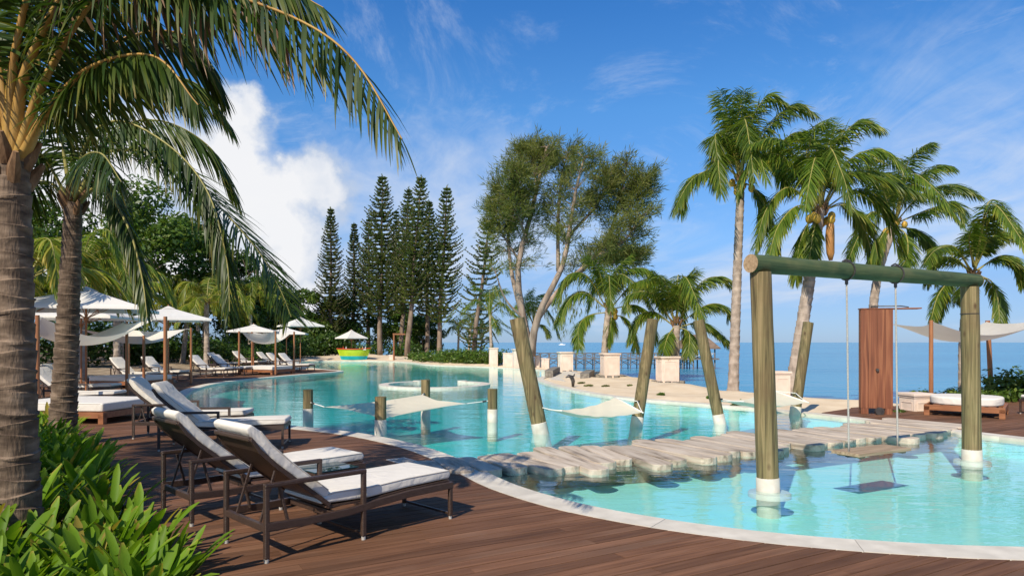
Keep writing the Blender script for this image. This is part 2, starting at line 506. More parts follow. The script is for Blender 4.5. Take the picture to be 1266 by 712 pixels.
def water_mat(name, tint, bumps, ior=1.33, gl=(1, 1, 1)):
    m, N, L, b = new_mat(name)
    N.remove(b)
    tc = N.new('ShaderNodeTexCoord')
    hs = None
    for sc, amt, det in bumps:
        mp = N.new('ShaderNodeMapping'); mp.inputs['Scale'].default_value = sc; mp.inputs['Rotation'].default_value = (0, 0, R(12))
        L.new(tc.outputs['Object'], mp.inputs[0])
        n = N.new('ShaderNodeTexNoise'); n.inputs['Scale'].default_value = 1; n.inputs['Detail'].default_value = det; n.inputs['Distortion'].default_value = 0.6
        L.new(mp.outputs[0], n.inputs['Vector'])
        k = N.new('ShaderNodeMath'); k.operation = 'MULTIPLY'; L.new(n.outputs[0], k.inputs[0]); k.inputs[1].default_value = amt
        if hs is None: hs = k
        else:
            a = N.new('ShaderNodeMath'); a.operation = 'ADD'; L.new(hs.outputs[0], a.inputs[0]); L.new(k.outputs[0], a.inputs[1]); hs = a
    bn = N.new('ShaderNodeBump'); bn.inputs['Strength'].default_value = 1.0; bn.inputs['Distance'].default_value = 1.0
    L.new(hs.outputs[0], bn.inputs['Height'])
    # Schlick reflectance, the same from above and below (the sheet does not bend light)
    ge = N.new('ShaderNodeNewGeometry')
    dt = N.new('ShaderNodeVectorMath'); dt.operation = 'DOT_PRODUCT'; L.new(ge.outputs['Incoming'], dt.inputs[0]); L.new(bn.outputs[0], dt.inputs[1])
    ab = N.new('ShaderNodeMath'); ab.operation = 'ABSOLUTE'; L.new(dt.outputs['Value'], ab.inputs[0])
    om = N.new('ShaderNodeMath'); om.operation = 'SUBTRACT'; om.inputs[0].default_value = 1.0; L.new(ab.outputs[0], om.inputs[1])
    p5 = N.new('ShaderNodeMath'); p5.operation = 'POWER'; L.new(om.outputs[0], p5.inputs[0]); p5.inputs[1].default_value = 5.0
    fr = N.new('ShaderNodeMath'); fr.operation = 'MULTIPLY_ADD'; L.new(p5.outputs[0], fr.inputs[0]); fr.inputs[1].default_value = 0.98; fr.inputs[2].default_value = 0.02; fr.use_clamp = True
    g = N.new('ShaderNodeBsdfGlossy'); g.inputs['Roughness'].default_value = 0.015; g.inputs['Color'].default_value = tri(gl); L.new(bn.outputs[0], g.inputs['Normal'])
    t = N.new('ShaderNodeBsdfTransparent'); t.inputs[0].default_value = tri(tint)
    mx = N.new('ShaderNodeMixShader'); L.new(fr.outputs[0], mx.inputs[0]); L.new(t.outputs[0], mx.inputs[1]); L.new(g.outputs[0], mx.inputs[2])
    L.new(mx.outputs[0], N['Material Output'].inputs['Surface'])
    return m

M = {}
M['plank'] = mat('deck_wood', (0.100, 0.046, 0.024), (0.195, 0.094, 0.050), scale=(1.2, 26, 26), detail=6, rough=0.68, bump=0.25, bscale=(3, 90, 90), rnd=0.26, spec=0.16, dirt=((0.19, 0.12, 0.08), 1.1, 0.35))
M['underdeck'] = mat('dark_underdeck', (0.02, 0.014, 0.01), (0.03, 0.02, 0.015), rough=0.9)  # flat near-black sheet below the planks; shade of the gaps put into its colour
M['coping'] = mat('coping_stone', (0.52, 0.47, 0.385), (0.66, 0.605, 0.50), scale=(5, 5, 5), rough=0.7, bump=0.12, rnd=0.06, dirt=((0.45, 0.42, 0.35), 1.6, 0.4))
M['slab'] = mat('weathered_slab', (0.15, 0.115, 0.085), (0.52, 0.44, 0.345), scale=(9, 1.3, 9), detail=8, rough=0.8, bump=0.5, bscale=(40, 3, 40), rnd=0.14, dist=0.6, contrast=(0.28, 0.62), c3=(0.42, 0.34, 0.255))
M['log'] = mat('treated_log', (0.085, 0.064, 0.028), (0.29, 0.215, 0.105), scale=(20, 20, 0.7), detail=10, rough=0.8, bump=0.6, bscale=(46, 46, 1.2), rnd=0.08, dist=1.2, contrast=(0.34, 0.66), c3=(0.175, 0.138, 0.058), dirt=((0.14, 0.085, 0.04), 2.6, 0.6), knots=((0.07, 0.035, 0.016), (4.5, 4.5, 2.2)))
M['beam'] = mat('mossy_beam', (0.018, 0.042, 0.016), (0.085, 0.11, 0.04), scale=(0.8, 9, 9), detail=8, rough=0.75, bump=0.35, bscale=(2, 45, 45), dist=1.0, c3=(0.055, 0.085, 0.034), dirt=((0.15, 0.14, 0.06), 3.0, 0.45))
M['endgrain'] = mat('log_end', (0.26, 0.17, 0.09), (0.45, 0.32, 0.19), scale=(30, 30, 30), rough=0.85)
M['collar'] = mat('white_concrete', (0.50, 0.45, 0.37), (0.63, 0.585, 0.50), scale=(6, 6, 6), rough=0.75, bump=0.1, dirt=((0.42, 0.36, 0.27), 5, 0.5))
M['seatwood'] = mat('swing_seat_wood', (0.22, 0.15, 0.09), (0.42, 0.31, 0.2), scale=(1.5, 26, 20), detail=6, rough=0.8, bump=0.3)
M['rope'] = mat('grey_rope', (0.3, 0.28, 0.25), (0.48, 0.46, 0.42), scale=(60, 60, 120), rough=0.9, bump=0.3)
M['whiterope'] = mat('white_rope', (0.66, 0.62, 0.55), (0.8, 0.77, 0.7), scale=(60, 60, 60), rough=0.9)
M['steel'] = mat('dark_steel', (0.06, 0.055, 0.05), (0.14, 0.12, 0.11), rough=0.45, metallic=0.7)
M['hammock'] = cloth_mat('hammock_cloth', (0.72, 0.64, 0.50), 0.25)
M['sail'] = cloth_mat('sail_cloth', (0.72, 0.68, 0.60), 0.28)
M['canopy'] = cloth_mat('umbrella_cloth', (0.78, 0.75, 0.69), 0.22)
M['cushion'] = cloth_mat('cushion_cloth', (0.70, 0.655, 0.58), 0.0)
M['piping'] = mat('cushion_piping', (0.5, 0.46, 0.40), (0.56, 0.52, 0.46), rough=0.9)
M['wicker'] = wicker_mat('brown_wicker', (0.060, 0.034, 0.024), (0.10, 0.06, 0.042))
M['wickerdark'] = wicker_mat('dark_wicker', (0.035, 0.022, 0.017), (0.06, 0.04, 0.03))
M['pole'] = mat('pole_wood', (0.22, 0.083, 0.032), (0.37, 0.16, 0.068), scale=(14, 14, 1.4), detail=6, rough=0.5, bump=0.15)
M['bedwood'] = mat('bed_wood', (0.19, 0.068, 0.026), (0.33, 0.135, 0.056), scale=(2, 14, 14), detail=6, rough=0.5, bump=0.15)
M['redwood'] = mat('shower_wood', (0.11, 0.036, 0.017), (0.31, 0.125, 0.056), scale=(14, 14, 0.55), detail=8, rough=0.5, bump=0.25, dist=1.0, c3=(0.20, 0.068, 0.031))
M['pillar'] = mat('pillar_plaster', (0.66, 0.52, 0.42), (0.76, 0.64, 0.53), scale=(3, 3, 3), rough=0.8, bump=0.08, dirt=((0.5, 0.4, 0.31), 2.5, 0.35))
M['stone'] = mat('dark_stone', (0.12, 0.105, 0.085), (0.26, 0.235, 0.195), scale=(9, 9, 9), rough=0.9, bump=0.6)
M['glass'] = mat('table_glass', (0.02, 0.05, 0.055), (0.02, 0.05, 0.055), rough=0.02, spec=1.0)
M['bark'] = mat('palm_bark', (0.055, 0.036, 0.023), (0.27, 0.195, 0.135), scale=(5, 5, 17), detail=8, rough=0.9, bump=0.7, bscale=(45, 45, 9), c3=(0.155, 0.108, 0.072), dirt=((0.07, 0.045, 0.028), 4.0, 0.75))
M['barkpale'] = mat('palm_bark_pale', (0.21, 0.165, 0.13), (0.44, 0.36, 0.29), scale=(5, 5, 3.5), detail=7, rough=0.9, bump=0.5, c3=(0.33, 0.265, 0.21))
M['pinebark'] = mat('pine_bark', (0.12, 0.085, 0.062), (0.30, 0.225, 0.165), scale=(3, 3, 1.2), detail=6, rough=0.95, bump=0.5)
M['casbark'] = mat('casuarina_bark', (0.16, 0.115, 0.085), (0.40, 0.30, 0.23), scale=(4, 4, 0.8), detail=7, rough=0.95, bump=0.5)
M['fibre'] = mat('palm_fibre', (0.09, 0.045, 0.02), (0.26, 0.155, 0.08), scale=(20, 20, 5), rough=0.95, bump=0.6)
M['petiole'] = mat('palm_petiole', (0.30, 0.15, 0.032), (0.44, 0.28, 0.07), scale=(4, 4, 4), rough=0.5)
M['midrib'] = mat('palm_midrib', (0.22, 0.2, 0.05), (0.34, 0.30, 0.085), scale=(4, 4, 4), rough=0.5)
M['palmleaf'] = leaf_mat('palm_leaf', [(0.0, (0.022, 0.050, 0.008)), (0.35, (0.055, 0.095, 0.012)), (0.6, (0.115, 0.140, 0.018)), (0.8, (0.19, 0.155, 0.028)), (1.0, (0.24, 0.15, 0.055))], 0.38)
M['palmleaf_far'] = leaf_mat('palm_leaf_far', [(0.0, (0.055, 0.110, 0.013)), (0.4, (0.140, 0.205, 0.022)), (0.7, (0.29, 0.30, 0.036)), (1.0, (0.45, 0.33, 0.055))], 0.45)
M['deadleaf'] = leaf_mat('dead_palm_leaf', [(0.0, (0.12, 0.065, 0.03)), (0.5, (0.30, 0.19, 0.115)), (1.0, (0.47, 0.36, 0.26))], 0.25, rough=0.8, tint=(1.1, 1, .8))
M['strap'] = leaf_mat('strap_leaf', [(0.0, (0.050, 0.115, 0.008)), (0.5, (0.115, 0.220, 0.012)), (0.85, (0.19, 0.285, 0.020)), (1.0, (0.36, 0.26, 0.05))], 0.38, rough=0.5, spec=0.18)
M['pineleaf'] = leaf_mat('pine_needles', [(0.0, (0.042, 0.078, 0.016)), (0.5, (0.105, 0.150, 0.030)), (1.0, (0.20, 0.22, 0.045))], 0.36, rough=0.6)
M['casleaf'] = leaf_mat('casuarina_needles', [(0.0, (0.075, 0.098, 0.022)), (0.5, (0.165, 0.190, 0.046)), (1.0, (0.27, 0.255, 0.07))], 0.45, rough=0.65)
M['broad'] = leaf_mat('broad_leaf', [(0.0, (0.026, 0.060, 0.009)), (0.5, (0.072, 0.135, 0.016)), (1.0, (0.17, 0.21, 0.034))], 0.35)
M['hedge'] = leaf_mat('hedge_leaf', [(0.0, (0.020, 0.048, 0.009)), (0.5, (0.055, 0.115, 0.016)), (1.0, (0.13, 0.19, 0.028))], 0.3)
M['litter'] = leaf_mat('leaf_litter', [(0.0, (0.08, 0.05, 0.03)), (0.5, (0.22, 0.14, 0.085)), (1.0, (0.42, 0.32, 0.22))], 0.1, rough=0.85)
M['thatch'] = mat('thatch', (0.12, 0.08, 0.055), (0.24, 0.17, 0.12), scale=(2, 2, 8), rough=0.95, bump=0.5)
M['jettywood'] = mat('jetty_wood', (0.10, 0.09, 0.085), (0.2, 0.18, 0.165), scale=(3, 3, 3), rough=0.85)
M['lime'] = mat('lime_paint', (0.34, 0.47, 0.012), (0.44, 0.57, 0.03), scale=(2, 2, 2), rough=0.4)
M['cyan'] = mat('cyan_paint', (0.0, 0.30, 0.36), (0.01, 0.40, 0.44), scale=(2, 2, 2), rough=0.4)
M['red'] = mat('red_paint', (0.40, 0.035, 0.012), (0.52, 0.06, 0.02), scale=(2, 2, 2), rough=0.45)
M['boatwhite'] = mat('boat_white', (0.7, 0.7, 0.7), (0.78, 0.78, 0.78), rough=0.4)
M['coconut'] = mat('coconut_husk', (0.42, 0.24, 0.03), (0.6, 0.4, 0.06), scale=(4, 4, 4), rough=0.5)
M['spathe'] = mat('dry_spathe', (0.30, 0.13, 0.035), (0.48, 0.25, 0.08), scale=(12, 12, 1), rough=0.7, bump=0.3)
M['tile'] = mat('pool_tile', (0.16, 0.52, 0.47), (0.20, 0.60, 0.54), scale=(0.5, 0.5, 0.5), rough=0.6)

# ================================================================ pool outline
O_PTS = [(4.12, 5.49), (3.13, 5.66), (2.17, 5.98), (1.28, 6.48), (0.60, 7.03), (0.14, 7.57), (-0.35, 8.34), (-0.83, 9.41), (-1.36, 10.55),
         (-2.14, 11.75), (-3.27, 12.96), (-4.91, 14.1), (-6.4, 15.2), (-8.0, 16.8), (-9.4, 18.6), (-10.3, 20.2), (-11.1, 22.4), (-12.2, 25.5),
         (-12.9, 29), (-12.8, 32), (-12.2, 35.3), (-11.4, 38.4), (-10.7, 40.6), (-10.7, 41.8), (-11.8, 43.2), (-14, 46.6), (-16.6, 52), (-18.6, 57), (-19.2, 61),
         (-18.2, 63.6), (-15, 64.4), (-12, 64.1), (-8.6, 59.4), (-6.1, 53.2), (-1.7, 49.2), (2.2, 43.2), (2.9, 40), (2.5, 37), (1.75, 34.2),
         (1.5, 32.2), (1.75, 29.5), (2.28, 26.4), (3.0, 23.6), (3.95, 21.6), (5.7, 19.6), (7.0, 17.9), (8.0, 16.1), (8.85, 13.9), (9.55, 12.4),
         (9.95, 11), (9.8, 9), (8.7, 7.2), (6.8, 6.0), (5.4, 5.5)]
OUT = resample(catmull(O_PTS, 900, True), 0.3, True)
if area2(OUT) < 0: OUT = OUT[::-1].copy()
INN = offset_closed(OUT, -0.37)
MID = offset_closed(OUT, -0.15)
WATER_Z = -0.05

DECK = np.array([(-1.55, 0.3), (-1.75, 3.6), (-2.25, 5.0), (-3.2, 6.2), (-4.4, 7.6), (-5.3, 9.2), (-6.4, 10.4), (-7.6, 12.2), (-8.8, 13.4), (-11, 14.0), (-14.5, 14.2),
                 (-18.5, 16), (-19.8, 22), (-19.5, 29), (-17.6, 35), (-16.0, 40), (-13.6, 44.0), (-11.5, 43.6), (-10.0, 42),
                 (-6, 36), (-2, 20), (4, 15.6), (7.6, 16.9), (9.3, 18.4), (14, 20.5), (19, 21), (21, 14), (16, 4), (13, 0.3)], float)
BED = np.array([(-1.62, 0.3), (-1.82, 3.6), (-2.32, 5.0), (-3.27, 6.2), (-4.47, 7.6), (-5.37, 9.2), (-6.47, 10.4), (-7.67, 12.2), (-8.87, 13.3), (-11, 13.9), (-14.5, 14.1),
                (-22, 15.0), (-22, 0.3)], float)
COAST = np.array([(60, -40), (40, 2), (26, 17), (16.5, 21.5), (12.5, 21.5), (10.2, 22.6), (9.4, 26), (8.6, 31), (7.6, 37), (5.6, 43), (3.8, 49), (1.2, 55), (-3, 61),
                  (-7, 70), (-12, 84), (-20, 104), (-45, 150), (-120, 260), (-400, 420), (-600, 400), (-600, -200), (60, -200)], float)

def ground_z(X, Y):
    X = np.asarray(X, float); Y = np.asarray(Y, float)
    ins = inside(COAST, X, Y)
    d = dist_poly(COAST, X, Y)
    z = np.where(ins, 0.0, -np.minimum(d * 0.16, 6))
    z = z - np.where(ins, 0.55 * np.clip(1 - d / 2.5, 0, 1) ** 1.5, 0.55)
    dp = dist_poly(OUT, X, Y)
    bump = 0.05 * np.sin(X * 1.3 + Y * 0.7) + 0.04 * np.sin(X * 0.6 - Y * 1.1 + 2) + 0.02 * np.sin(X * 3.1 + Y * 2.3)
    z = z + np.where(ins, (bump + 0.06) * np.clip((dp - 0.1) / 1.2, 0, 1), 0)
    # low rise of sand behind the far shore
    far = np.clip((Y - 47) / 8, 0, 1) * np.clip((dp - 0.5) / 5, 0, 1) * np.clip((X + 30) / 10, 0, 1)
    z = z + np.where(ins, 0.28 * far * np.clip(d / 6, 0, 1), 0)
    z = np.where(inside(DECK, X, Y), -0.09, z)
    dk = dist_poly(DECK, X, Y)
    z = np.where(dk < 0.6, np.minimum(z, -0.03), z)
    b = inside(BED, X, Y)
    z = np.where(b, np.clip(dist_poly(BED, X, Y) * 0.10 - 0.05, -0.05, 0.07) + 0.02 * np.sin(X * 5) * np.sin(Y * 4), z)
    return np.where(dp < 0.5, np.minimum(z, -0.02), z) - 0.012

def gz1(x, y): return float(ground_z(np.array([x]), np.array([y]))[0])

def build_ground():
    rng = np.random.default_rng(3)
    xs, ys = np.meshgrid(np.arange(-32, 32, 0.55), np.arange(0.0, 78, 0.55))
    fine = np.stack([xs.ravel(), ys.ravel()], 1) + rng.uniform(-.15, .15, (xs.size, 2))
    xs, ys = np.meshgrid(np.arange(-600, 70, 14.0), np.arange(-190, 430, 14.0))
    coarse = np.stack([xs.ravel(), ys.ravel()], 1)
    k = (coarse[:, 0] < -32) | (coarse[:, 0] > 32) | (coarse[:, 1] < 0) | (coarse[:, 1] > 78)
    pts = np.vstack([fine, coarse[k]])
    outside = ~inside(OUT, pts[:, 0], pts[:, 1]) & (dist_poly(OUT, pts[:, 0], pts[:, 1]) > 0.12)
    pts = pts[outside]
    # coast fan
    V, F = region_tris([MID], pts, lambda x, y: ~inside(MID, x, y))
    z = ground_z(V[:, 0], V[:, 1])
    bed = inside(BED, V[:, 0], V[:, 1])
    far_left = (V[:, 0] < -0.42 * V[:, 1] - 0.5) & (V[:, 1] > 24) & ~inside(DECK, V[:, 0], V[:, 1])
    under = (V[:, 1] > 58) & (V[:, 0] < -7)
    near_back = V[:, 1] < 0.4
    soil = np.clip(bed * 1.0 + far_left * 0.62 + under * 0.35 + near_back * 0.6, 0, 1)
    m, N, L, b = new_mat('ground_sand_and_soil')
    a = N.new('ShaderNodeAttribute'); a.attribute_name = 'v'
    tc = N.new('ShaderNodeTexCoord')
    def nz(s, d):
        n = N.new('ShaderNodeTexNoise'); n.inputs['Scale'].default_value = s; n.inputs['Detail'].default_value = d
        L.new(tc.outputs['Object'], n.inputs['Vector']); return n
    n1, n2, n3 = nz(1.3, 8), nz(14, 6), nz(60, 4)
    r1 = N.new('ShaderNodeValToRGB')
    r1.color_ramp.elements[0].position = .3; r1.color_ramp.elements[0].color = (0.58, 0.45, 0.30, 1)
    r1.color_ramp.elements[1].position = .7; r1.color_ramp.elements[1].color = (0.70, 0.575, 0.41, 1)
    L.new(n1.outputs[0], r1.inputs[0])
    r2 = N.new('ShaderNodeValToRGB')
    r2.color_ramp.elements[0].position = .35; r2.color_ramp.elements[0].color = (0.045, 0.03, 0.02, 1)
    r2.color_ramp.elements[1].position = .65; r2.color_ramp.elements[1].color = (0.20, 0.14, 0.09, 1)
    L.new(n2.outputs[0], r2.inputs[0])
    ad = N.new('ShaderNodeMath'); ad.operation = 'MULTIPLY_ADD'
    L.new(n1.outputs[0], ad.inputs[0]); ad.inputs[1].default_value = 0.8
    L.new(a.outputs['Fac'], ad.inputs[2])
    mr = N.new('ShaderNodeMapRange'); L.new(ad.outputs[0], mr.inputs[0]); mr.inputs[1].default_value = 0.75; mr.inputs[2].default_value = 1.15
    mx = N.new('ShaderNodeMix'); mx.data_type = 'RGBA'
    L.new(mr.outputs[0], mx.inputs['Factor']); L.new(r1.outputs[0], mx.inputs['A']); L.new(r2.outputs[0], mx.inputs['B'])
    L.new(mx.outputs['Result'], b.inputs['Base Color'])
    b.inputs['Roughness'].default_value = 0.95; b.inputs['Specular IOR Level'].default_value = 0.1
    bn = N.new('ShaderNodeBump'); bn.inputs['Strength'].default_value = 0.35; bn.inputs['Distance'].default_value = 0.015
    s = N.new('ShaderNodeMath'); s.operation = 'ADD'; L.new(n2.outputs[0], s.inputs[0]); L.new(n3.outputs[0], s.inputs[1])
    L.new(s.outputs[0], bn.inputs['Height']); L.new(bn.outputs[0], b.inputs['Normal'])
    me = np_mesh('ground', np.column_stack([V, z]), F, m, v=soil, smooth=True)
    link('ground', me, kind='structure')
build_ground()

# ---------------------------------------------------------------- sea
def build_sea():
    m, N, L, b = new_mat('sea_water')
    tc = N.new('ShaderNodeTexCoord')
    mp = N.new('ShaderNodeMapping'); mp.inputs['Scale'].default_value = (0.012, 0.03, 1); mp.inputs['Rotation'].default_value = (0, 0, R(8))
    L.new(tc.outputs['Object'], mp.inputs[0])
    n = N.new('ShaderNodeTexNoise'); n.inputs['Scale'].default_value = 1; n.inputs['Detail'].default_value = 6
    L.new(mp.outputs[0], n.inputs['Vector'])
    r = N.new('ShaderNodeValToRGB')
    r.color_ramp.elements[0].position = .35; r.color_ramp.elements[0].color = (0.022, 0.185, 0.31, 1)
    r.color_ramp.elements[1].position = .7; r.color_ramp.elements[1].color = (0.05, 0.275, 0.41, 1)
    L.new(n.outputs[0], r.inputs[0]); L.new(r.outputs[0], b.inputs['Base Color'])
    b.inputs['Roughness'].default_value = 0.22; b.inputs['IOR'].default_value = 1.33; b.inputs['Specular IOR Level'].default_value = 0.45
    hs = []
    for sc, am in (((0.5, 1.4, 1), 0.09), ((2.2, 5.0, 1), 0.03), ((0.06, 0.25, 1), 0.5)):
        q = N.new('ShaderNodeMapping'); q.inputs['Scale'].default_value = sc; L.new(tc.outputs['Object'], q.inputs[0])
        t = N.new('ShaderNodeTexNoise'); t.inputs['Scale'].default_value = 1; t.inputs['Detail'].default_value = 5; L.new(q.outputs[0], t.inputs['Vector'])
        k = N.new('ShaderNodeMath'); k.operation = 'MULTIPLY'; k.inputs[1].default_value = am; L.new(t.outputs[0], k.inputs[0]); hs.append(k)
    a1 = N.new('ShaderNodeMath'); a1.operation = 'ADD'; L.new(hs[0].outputs[0], a1.inputs[0]); L.new(hs[1].outputs[0], a1.inputs[1])
    a2 = N.new('ShaderNodeMath'); a2.operation = 'ADD'; L.new(a1.outputs[0], a2.inputs[0]); L.new(hs[2].outputs[0], a2.inputs[1])
    bn = N.new('ShaderNodeBump'); bn.inputs['Strength'].default_value = 0.9; bn.inputs['Distance'].default_value = 1.0
    L.new(a2.outputs[0], bn.inputs['Height']); L.new(bn.outputs[0], b.inputs['Normal'])
    mb = MB(); S = 9000
    mb.add([(-S, -S, 0), (S, -S, 0), (S, S, 0), (-S, S, 0)], [(0, 1, 2, 3)])
    mb.build('sea', m, loc=(0, 0, -1.25), kind='structure')
build_sea()

# ---------------------------------------------------------------- pool basin, water, coping
PATH = catmull([(-1.15, 9.45), (-0.35, 9.75), (0.75, 10.35), (2.2, 10.8), (4.26, 12.0), (6.46, 13.05), (8.0, 14.0), (9.0, 14.75)], 140)

def build_pool():
    rng = np.random.default_rng(5)
    xs, ys = np.meshgrid(np.arange(-20, 11, 0.7), np.arange(5, 65, 0.7))
    pts = np.stack([xs.ravel(), ys.ravel()], 1) + rng.uniform(-.1, .1, (xs.size, 2))
    WALL = offset_closed(OUT, -0.34)
    k = inside(WALL, pts[:, 0], pts[:, 1]) & (dist_poly(WALL, pts[:, 0], pts[:, 1]) > 0.25)
    V, F = region_tris([WALL], pts[k], lambda x, y: inside(WALL, x, y))
    # blue-green floor colour beyond the stepping path stands in for light absorbed by deep water
    yp = np.interp(V[:, 0], PATH[:, 0], PATH[:, 1], left=9.0, right=15)
    deep = np.clip((V[:, 1] - yp + 0.3) / 2.4, 0, 1)
    deep *= np.clip(1.1 - np.clip((V[:, 0] - 1.0) / 9, 0, 1), 0, 1)
    deep *= np.clip(dist_poly(WALL, V[:, 0], V[:, 1]) / 1.2, 0.15, 1)
    zf = -0.36 - 0.12 * deep
    m, N, L, b = new_mat('pool_mosaic')
    a = N.new('ShaderNodeAttribute'); a.attribute_name = 'v'
    tc = N.new('ShaderNodeTexCoord')
    n = N.new('ShaderNodeTexNoise'); n.inputs['Scale'].default_value = 0.5; n.inputs['Detail'].default_value = 6; n.inputs['Distortion'].default_value = 0.8
    L.new(tc.outputs['Object'], n.inputs['Vector'])
    mr = N.new('ShaderNodeMath'); mr.operation = 'MULTIPLY_ADD'; L.new(n.outputs[0], mr.inputs[0]); mr.inputs[1].default_value = 0.5; L.new(a.outputs['Fac'], mr.inputs[2])
    r = N.new('ShaderNodeValToRGB'); e = r.color_ramp.elements
    e[0].position = .2; e[0].color = (0.45, 0.80, 0.70, 1)
    e[1].position = 1.25; e[1].color = (0.03, 0.60, 0.58, 1)
    x = e.new(0.62); x.color = (0.19, 0.74, 0.67, 1)
    L.new(mr.outputs[0], r.inputs[0])
    br = N.new('ShaderNodeTexBrick'); br.offset = 0; br.inputs['Scale'].default_value = 1; br.inputs['Brick Width'].default_value = 0.05; br.inputs['Row Height'].default_value = 0.05
    br.inputs['Mortar Size'].default_value = 0.003; br.inputs['Color1'].default_value = (1, 1, 1, 1); br.inputs['Color2'].default_value = (.86, .9, .92, 1); br.inputs['Mortar'].default_value = (.8, .8, .8, 1)
    L.new(tc.outputs['Object'], br.inputs['Vector'])
    mu = N.new('ShaderNodeMix'); mu.data_type = 'RGBA'; mu.blend_type = 'MULTIPLY'; mu.inputs['Factor'].default_value = 0.5
    L.new(r.outputs[0], mu.inputs['A']); L.new(br.outputs['Color'], mu.inputs['B'])
    L.new(mu.outputs['Result'], b.inputs['Base Color']); b.inputs['Roughness'].default_value = 0.5
    n0 = len(V)
    Wt = np.column_stack([WALL, np.full(len(WALL), -0.012)]); Wb = np.column_stack([WALL, np.full(len(WALL), -0.55)])
    VV = np.vstack([np.column_stack([V, zf]), Wt, Wb])
    vv = np.concatenate([deep, np.full(2 * len(WALL), 0.12)])
    k = len(WALL); i = np.arange(k); j = (i + 1) % k
    T1 = np.stack([n0 + i, n0 + j, n0 + k + j], 1); T2 = np.stack([n0 + i, n0 + k + j, n0 + k + i], 1)
    link('pool_basin', np_mesh('pool_basin', VV, np.vstack([F, T1, T2]), m, v=vv), kind='structure')
    # water sheet
    wm = water_mat('pool_water', (0.80, 0.965, 0.975), [((0.9, 2.6, 1), 0.012, 3), ((3.2, 9, 1), 0.0035, 3), ((0.25, 0.5, 1), 0.02, 2)])
    V2, F2 = region_tris([INN], pts[inside(INN, pts[:, 0], pts[:, 1]) & (dist_poly(INN, pts[:, 0], pts[:, 1]) > 0.4)][::5], lambda x, y: inside(INN, x, y))
    link('pool_water', np_mesh('pool_water', np.column_stack([V2, np.full(len(V2), WATER_Z)]), F2, wm), kind='structure')
    # coping: one stone after the other
    root = empty('pool_coping', (0, 0, 0), kind='structure')
    n = len(OUT); step = 6
    fine_o = OUT; fine_i = INN
    for s in range(0, n, step):
        idx = [(s + q) % n for q in range(step + 1)]
        if s + step > n: idx = idx[: n - s + 1]
        o = fine_o[idx].copy(); i_ = fine_i[idx].copy()
        # 3 mm joints at both ends
        for e0, e1 in ((0, 1), (-1, -2)):
            for arr in (o, i_):
                d = arr[e1] - arr[e0]; arr[e0] += d / (np.linalg.norm(d) + 1e-9) * 0.0018
        mb = MB(); c = (o.mean(axis=0) + i_.mean(axis=0)) / 2
        zt = 0.004 + random.uniform(-.002, .002); q = len(idx)
        poly = [tuple(p - c) for p in o] + [tuple(p - c) for p in i_[::-1]]
        mb.prism(poly, 'z', -0.10, zt)
        mb.build('coping_stone', M['coping'], root, loc=(c[0], c[1], 0))
build_pool()

